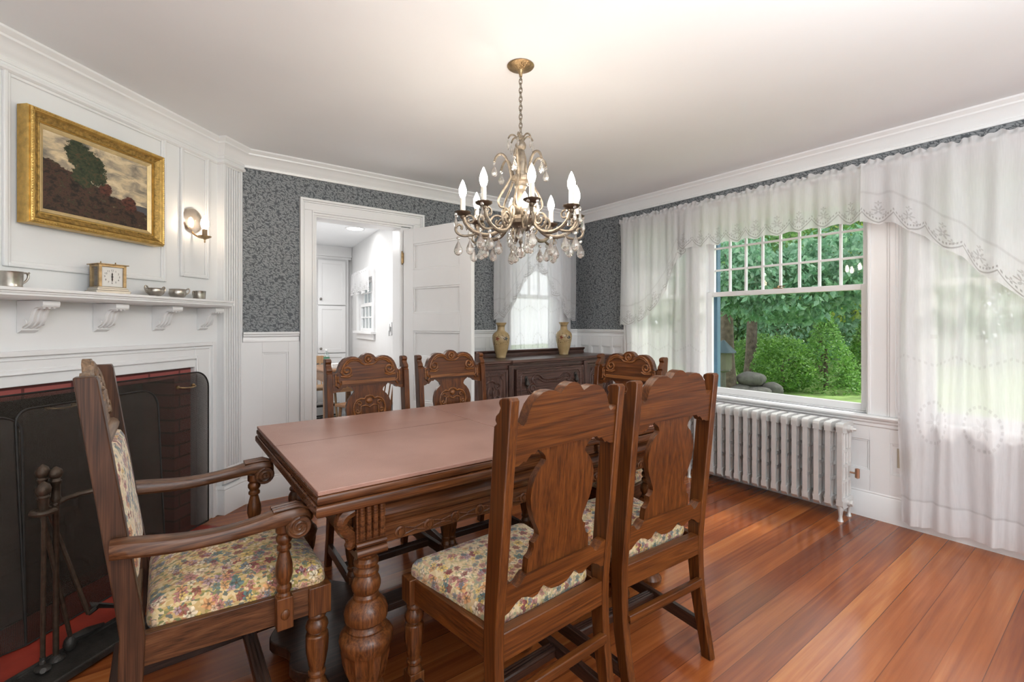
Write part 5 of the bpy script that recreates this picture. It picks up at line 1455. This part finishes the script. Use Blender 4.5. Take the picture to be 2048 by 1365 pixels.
m = M(); m.lathe([(.0325,.085),(.0325,.125)], 16); m.build('paper_label', plain('green label', (.05,.20,.11), .5), b); m = M(); m.lathe([(.014,.198),(.014,.214)], 12); m.build('cap', white, b)
m = M(); m.box(-.07,.07,-.05,.05,0,.02); m.box(-.06,.07,-.045,.05,.02,.05); o = m.build('paper_stack', plain('white paper', (.80,.80,.79), .7, var=.02)); o.location = (1.56, 5.44, .7505); o.rotation_euler.z = .3; tag(o, 'white stack of papers beside bottle on the kitchen table', 'papers')
bh = thing('baseboard_heater', 'white baseboard heater along the far kitchen wall under the cabinet', 'heater', (1.5, 6.49, 0))
m = M(); m.box(-.5, .4, -.05, .05, .02, .20); m.box(-.5, .4, -.065, .05, .19, .205); m.build('cover', white, bh, bevel=.004); m = M(); m.box(-.48, .38, -.056, -.05, .155, .182); m.box(-.48, .38, -.056, -.05, .03, .05); m.build('grille_slots', iron, bh)
x, y = kpt(4.60); lsx = thing('light_switch', 'white slide light switch on kitchen wall, left of the open door', 'switch', (x-.002, y, 1.20), kd)
m = M(); m.box(-.045,.045,0,.006,-.065,.065); m.build('cover_plate', white, lsx, bevel=.002); m = M(); m.box(.012,.024,.006,.010,-.05,.05); m.box(-.030,-.010,.006,.022,-.03,.02); m.box(-.024,-.014,.02,.028,-.075,-.02); m.build('slider', plain('grey slider', (.55,.55,.55), .4), lsx)
dl = thing('recessed_light', 'round lit recessed light in the kitchen ceiling', 'ceiling light', (1.70, 5.18, 2.298))
m = M(); m.lathe([(.105,0),(.10,-.006),(.085,-.004),(.085,0)], 28); m.build('trim_ring', white, dl); m = M(); m.lathe([(.001,-.003),(.084,-.003),(.084,-.001)], 24); m.build('lens', down_m, dl)
# small valance at kitchen window
def kv():
    m = M(); Lk = b_ - a_
    def f(u, v):
        s_ = a_ + Lk*u; zb = 1.60 + .05*abs(math.sin(u*PI*3)); z = 1.90 - (1.90-zb)*v
        return (s_, .075 + .012*math.sin(s_*60)*(.4+v), z + (.008*math.sin(s_*130) if v < .02 else 0))
    m.grid(f, 90, 10, lambda u, v: (u*.9, .3*(1-v))); return m
b_ = ks(6.10)+.09
a_ = ks(5.32)-.09
o = kv().build('valance', sheer_val, angle=180, fix=False); o.location = (kx0, 3.86, 0); o.rotation_euler.z = kd
tag(o, 'short white valance over the kitchen window', 'valance')
m = M(); m.tube([(a_-.02, .072, 1.875), (b_+.02, .072, 1.875)], .006, 8); m.box(a_-.02, a_-.01, .0, .075, 1.87, 1.88); m.box(b_+.01, b_+.02, 0, .075, 1.87, 1.88)
o = m.build('curtain_rod', white); o.location = (kx0, 3.86, 0); o.rotation_euler.z = kd; tag(o, 'thin white curtain rod over the kitchen window', 'curtain rod')

# ------------------------------------------------------------------ garden outside
GZ = -.45
m = M()
def gf(u, v):
    x = 3.95+46*u; y = -30+60*v; return (x, y, GZ + .05*math.sin(x*.7)*math.cos(y*.5))
m.grid(gf, 40, 40); struct(m.build('floor_lawn', grass_m, fix=False))
def leaf_cloud(c, rad, n, size, seed, shape='ball', droop=.5, hollow=.55):
    r = random.Random(seed); m = M(); vs = []; fs = []
    for _ in range(n):
        th = r.random()*2*PI; ph = math.acos(2*r.random()-1); rr_ = (hollow + (1-hollow)*r.random()**.6)
        x, y, z = math.sin(ph)*math.cos(th)*rr_, math.sin(ph)*math.sin(th)*rr_, math.cos(ph)*rr_
        if shape == 'cone':
            h = r.random()**1.4; w = (1-h)**.9*(.72+.28*r.random()); x, y, z = w*math.cos(th), w*math.sin(th), h*2-1
        bump = 1 + .16*math.sin(th*5+seed)*math.sin(ph*6+seed)
        p = Vector((c[0]+rad[0]*x*bump, c[1]+rad[1]*y*bump, c[2]+rad[2]*z*bump))
        s_ = size*(.6+.8*r.random())
        d = Vector((r.uniform(-1,1), r.uniform(-1,1), r.uniform(-1,.5)-droop)).normalized()
        sd = d.cross(Vector((r.uniform(-1,1), r.uniform(-1,1), r.uniform(.2,1)))).normalized()*s_*.27
        nrm = d.cross(sd).normalized()*s_*.08
        o = len(vs)
        vs += [p, p+d*s_*.45+sd+nrm, p+d*s_, p+d*s_*.45-sd+nrm]
        fs += [(o, o+1, o+2), (o, o+2, o+3)]
    m.add(vs, fs); return m
def tree(lab, base, trunk_r, h, crowns, mat, size, seed, lean=(0,0), group='trees in the garden', branches=5):
    t = thing('garden_tree', lab, 'tree', (base[0], base[1], GZ), 0, group)
    r = random.Random(seed)
    m = M(); pts = [(lean[0]*k/6*h, lean[1]*k/6*h, h*k/6) for k in range(7)]
    m.tube(pts, [trunk_r*(1.25 if k == 0 else 1-.09*k) for k in range(7)], 10)
    for k in range(branches):
        k0 = 3 + k % 3; p = Vector(pts[k0]); a = r.random()*6.28
        q1 = p + Vector((math.cos(a)*h*.22, math.sin(a)*h*.22, h*.12)); q2 = q1 + Vector((math.cos(a+.4)*h*.25, math.sin(a+.4)*h*.25, h*.03))
        m.tube([p, q1, q2], [trunk_r*.4, trunk_r*.25, trunk_r*.08], 7)
    m.build('trunk', bark, t)
    for i, (c, rad, n) in enumerate(crowns):
        leaf_cloud(c, rad, n, size, seed*10+i).build('foliage', mat, t, fix=False)
def rel(Z, px, py=None):
    u = (px-1024)/940.; return (Z*(.5966+.8025*u), Z*(.8025-.5966*u))
b1 = rel(11, 1456); tree('thick-trunked garden tree at left edge of the big window', b1, .17, 5.5, [((0,.2,5.0),(2.4,2.4,1.6),2600), ((-.6,-.9,3.1),(1.3,1.3,.8),900)], leaf_b, .17, 1, (-.012,.01))
b2 = rel(13, 1500); tree('leaning garden tree just right of the thick trunk', b2, .16, 5.0, [((.6,-.2,4.8),(2.2,2.2,1.5),2200)], leaf_b, .17, 2, (.01,-.03))
b3 = rel(9.6, 1290); tree('bright broad-leaved tree whose low branches hang across the big window', b3, .10, 2.6, [((rel(7.6,1560)[0]-b3[0], rel(7.6,1560)[1]-b3[1], 2.30),(1.0,1.15,.55),4200), ((rel(7.2,1680)[0]-b3[0], rel(7.2,1680)[1]-b3[1], 2.62),(.8,.9,.55),2300), ((rel(7.8,1460)[0]-b3[0], rel(7.8,1460)[1]-b3[1], 2.55),(.8,.9,.6),2300)], leaf_a, .115, 3, (.03,-.03), branches=7)
b4 = rel(15, 1730); tree('yellow-leaved garden tree behind the conical evergreen', b4, .16, 5.0, [((0,0,4.6),(2.0,2.2,1.5),1700), ((-1,.4,2.7),(1.4,1.4,.9),700)], leaf_y, .18, 4)
b5 = rel(19, 1560); tree('tall dark tree at the back of the garden', b5, .3, 8, [((0,0,5.2),(4.5,4.5,4.6),5200)], leaf_b, .30, 5)
b6 = rel(20, 1900); tree('tall leafy tree at back of the garden, seen through the right-hand sheers', b6, .3, 8, [((0,0,5),(4.6,4.6,4.8),4200)], leaf_a, .32, 6)
b7 = rel(21, 1360); tree('tall leafy tree at back of the garden, seen through the left-hand sheers', b7, .3, 8, [((0,0,5),(4.6,4.6,4.8),4200)], leaf_b, .32, 7)
b8 = rel(16, 1640); tree('slim tree with low boughs behind the garden shrubs', b8, .12, 4.5, [((0,0,3.4),(2.4,2.4,1.9),2600), ((0,.2,1.4),(1.9,2.4,1.0),1800)], leaf_a, .19, 8)
for k_, (pz, px_) in enumerate(((27,1330),(25,1480),(25,1760),(24,2050),(22,2350),(18,2900))):
    bq = rel(pz, px_); tree(['dense green tree in the row at back of the garden, hidden behind left sheers', 'dense green tree in the far row behind centre of the big window', 'dense green tree in the far row at right of the big window', 'dense green tree in the far row behind right-hand sheers', 'dense green tree at far right of the garden row', 'dense green tree at the extreme right of the garden'][k_], bq, .3, 9, [((0,0,4.4),(5,5,4.9),3800)], leaf_b if k_ % 2 else leaf_a, .5, 20+k_)
def shrub(lab, px, Z, w, h, shape, seed, mat=leaf_s, n=5200, size=.075):
    t = thing('garden_shrub', lab, 'shrub', (*rel(Z, px), GZ), 0, 'evergreen shrubs in the garden')
    leaf_cloud((0,0,h/2), (w/2, w/2, h/2*1.02), n, size, seed, shape, -.4, .75).build('foliage', mat, t, fix=False)
    m = M(); m.tube([(0,0,0),(0,0,h*.6)], [.06,.03], 8); m.build('stem', bark, t)
shrub('conical evergreen shrub, tallest one in the big window', 1652, 12, 1.9, 1.95, 'cone', 31, leaf_s2)
shrub('rounded evergreen shrub between the stones and conical shrub', 1565, 11.9, 1.35, 1.35, 'ball', 32)
shrub('evergreen shrub at right edge of the big window', 1728, 12.6, 1.4, 1.75, 'cone', 33)
shrub('low evergreen shrub behind the garden stones', 1516, 13.5, 1.3, 1.35, 'ball', 34)
rr2 = random.Random(5)
for px, Z, s, z, lab in ((1503, 11.0, (.36,.30,.17), .40, 'flat grey garden stone on top of the stone pile'), (1480, 10.9, (.30,.28,.15), .14, 'grey garden stone at left foot of the stone pile'), (1513, 10.7, (.34,.3,.14), .13, 'grey garden stone in the middle of stone pile'), (1543, 10.9, (.26,.26,.19), .17, 'grey garden stone at right end of the stone pile')):
    m = M(); m.ball((0,0,0), s, 16, 10)
    m.v = [tuple(Vector(p)*(1+.22*mnoise.noise(Vector(p)*4+Vector((px,0,0))))) for p in m.v]
    o = m.build('garden_stone', rock_m); o.location = (*rel(Z, px), GZ+z); tag(o, lab, 'stone', 'stones in the garden pile')
gl = thing('garden_lantern', 'blue-roofed garden lantern at the left edge of big window', 'lantern', (*rel(10, 1447), GZ-.33))
m = M(); m.lathe([(.14,0),(.12,.05),(.05,.08),(.05,1.0),(.14,1.03),(.14,1.06)], 10); m.build('post', rock_m, gl)
m = M(); m.box(-.12,.12,-.12,.12,1.06,1.42); m.build('lamp_box', plain('lattice lamp box', (.13,.125,.085), .7), gl); m = M(); m.lathe([(.27,1.42),(.25,1.45),(.10,1.60),(.03,1.68)], 8); m.build('roof', plain('weathered blue roof', (.05,.085,.10), .6), gl)

# ------------------------------------------------------------------ light
w = bpy.data.worlds.new('World'); SC.world = w; w.use_nodes = True
nt = w.node_tree; nt.nodes.clear()
tc = nt.nodes.new('ShaderNodeTexCoord'); sep = nt.nodes.new('ShaderNodeSeparateXYZ'); rp = nt.nodes.new('ShaderNodeValToRGB')
bg = nt.nodes.new('ShaderNodeBackground'); wo = nt.nodes.new('ShaderNodeOutputWorld')
nt.links.new(tc.outputs['Generated'], sep.inputs[0]); nt.links.new(sep.outputs[2], rp.inputs[0])
rp.color_ramp.elements[0].position = .0; rp.color_ramp.elements[0].color = (.86,.90,.90,1); rp.color_ramp.elements[1].position = .6; rp.color_ramp.elements[1].color = (.90,.95,1.0,1)
nt.links.new(rp.outputs[0], bg.inputs[0]); bg.inputs[1].default_value = 1.75; nt.links.new(bg.outputs[0], wo.inputs[0])
def area(name, loc, rot, size, power, col=(1,1,1), sy=None):
    l = bpy.data.lights.new(name, 'AREA'); l.energy = power; l.color = col; l.size = size
    if sy: l.shape = 'RECTANGLE'; l.size_y = sy
    o = bpy.data.objects.new(name, l); COL.objects.link(o); o.location = loc; o.rotation_euler = rot
    return o
area('added_ceiling_fill', (.7, -.8, 1.5), (R(180), 0, 0), 2.0, 88, (.92,.97,1))  # added fill behind the camera, aimed up to brighten the ceiling
area('added_soft_fill', (.9, -1.4, 2.2), (R(62), 0, R(-25)), 1.6, 28, (.94,.975,1), 1.0)  # second added fill behind the camera, no fixture in the room
area('kitchen_light', (.85, 5.2, 2.24), (0, 0, 0), 1.1, 24, (1,.98,.96))
area('kitchen_ceiling_fill', (.6, 4.9, .9), (R(180), 0, 0), .9, 9, (1,.99,.98))  # unseen lamp added left of the doorway to lift the kitchen ceiling
area('back_window_fill', (3.05, 4.3, 1.7), (R(90), 0, 0), 1.0, 40, (.95,.98,1))  # area lamp added outside the back window to whiten its sheers
s = bpy.data.lights.new('sun', 'SUN'); s.energy = 2.4; s.angle = R(8); s.color = (1,.97,.9)
so = bpy.data.objects.new('sun', s); COL.objects.link(so); so.rotation_euler = (R(35), R(12), R(60))
# ------------------------------------------------------------------ camera
cam = bpy.data.cameras.new('Camera'); cam.sensor_width = 36; cam.lens = 36*940/2048; cam.shift_y = -(682.5-648)/2048; cam.clip_start = .02
co = bpy.data.objects.new('Camera', cam); COL.objects.link(co)
co.location = (0, 0, 1.25); co.rotation_euler = (R(90), 0, -math.atan(699/940)); SC.camera = co
SC.view_settings.view_transform = 'Standard'; SC.view_settings.look = 'None'; SC.view_settings.exposure = 0.28
cy = SC.cycles
cy.use_denoising = True; cy.max_bounces = 5; cy.diffuse_bounces = 3; cy.glossy_bounces = 2; cy.transmission_bounces = 4; cy.transparent_max_bounces = 14
cy.use_adaptive_sampling = True; cy.adaptive_threshold = .08; cy.adaptive_min_samples = 16; cy.use_light_tree = False
cy.caustics_reflective = False; cy.caustics_refractive = False; cy.sample_clamp_indirect = 6
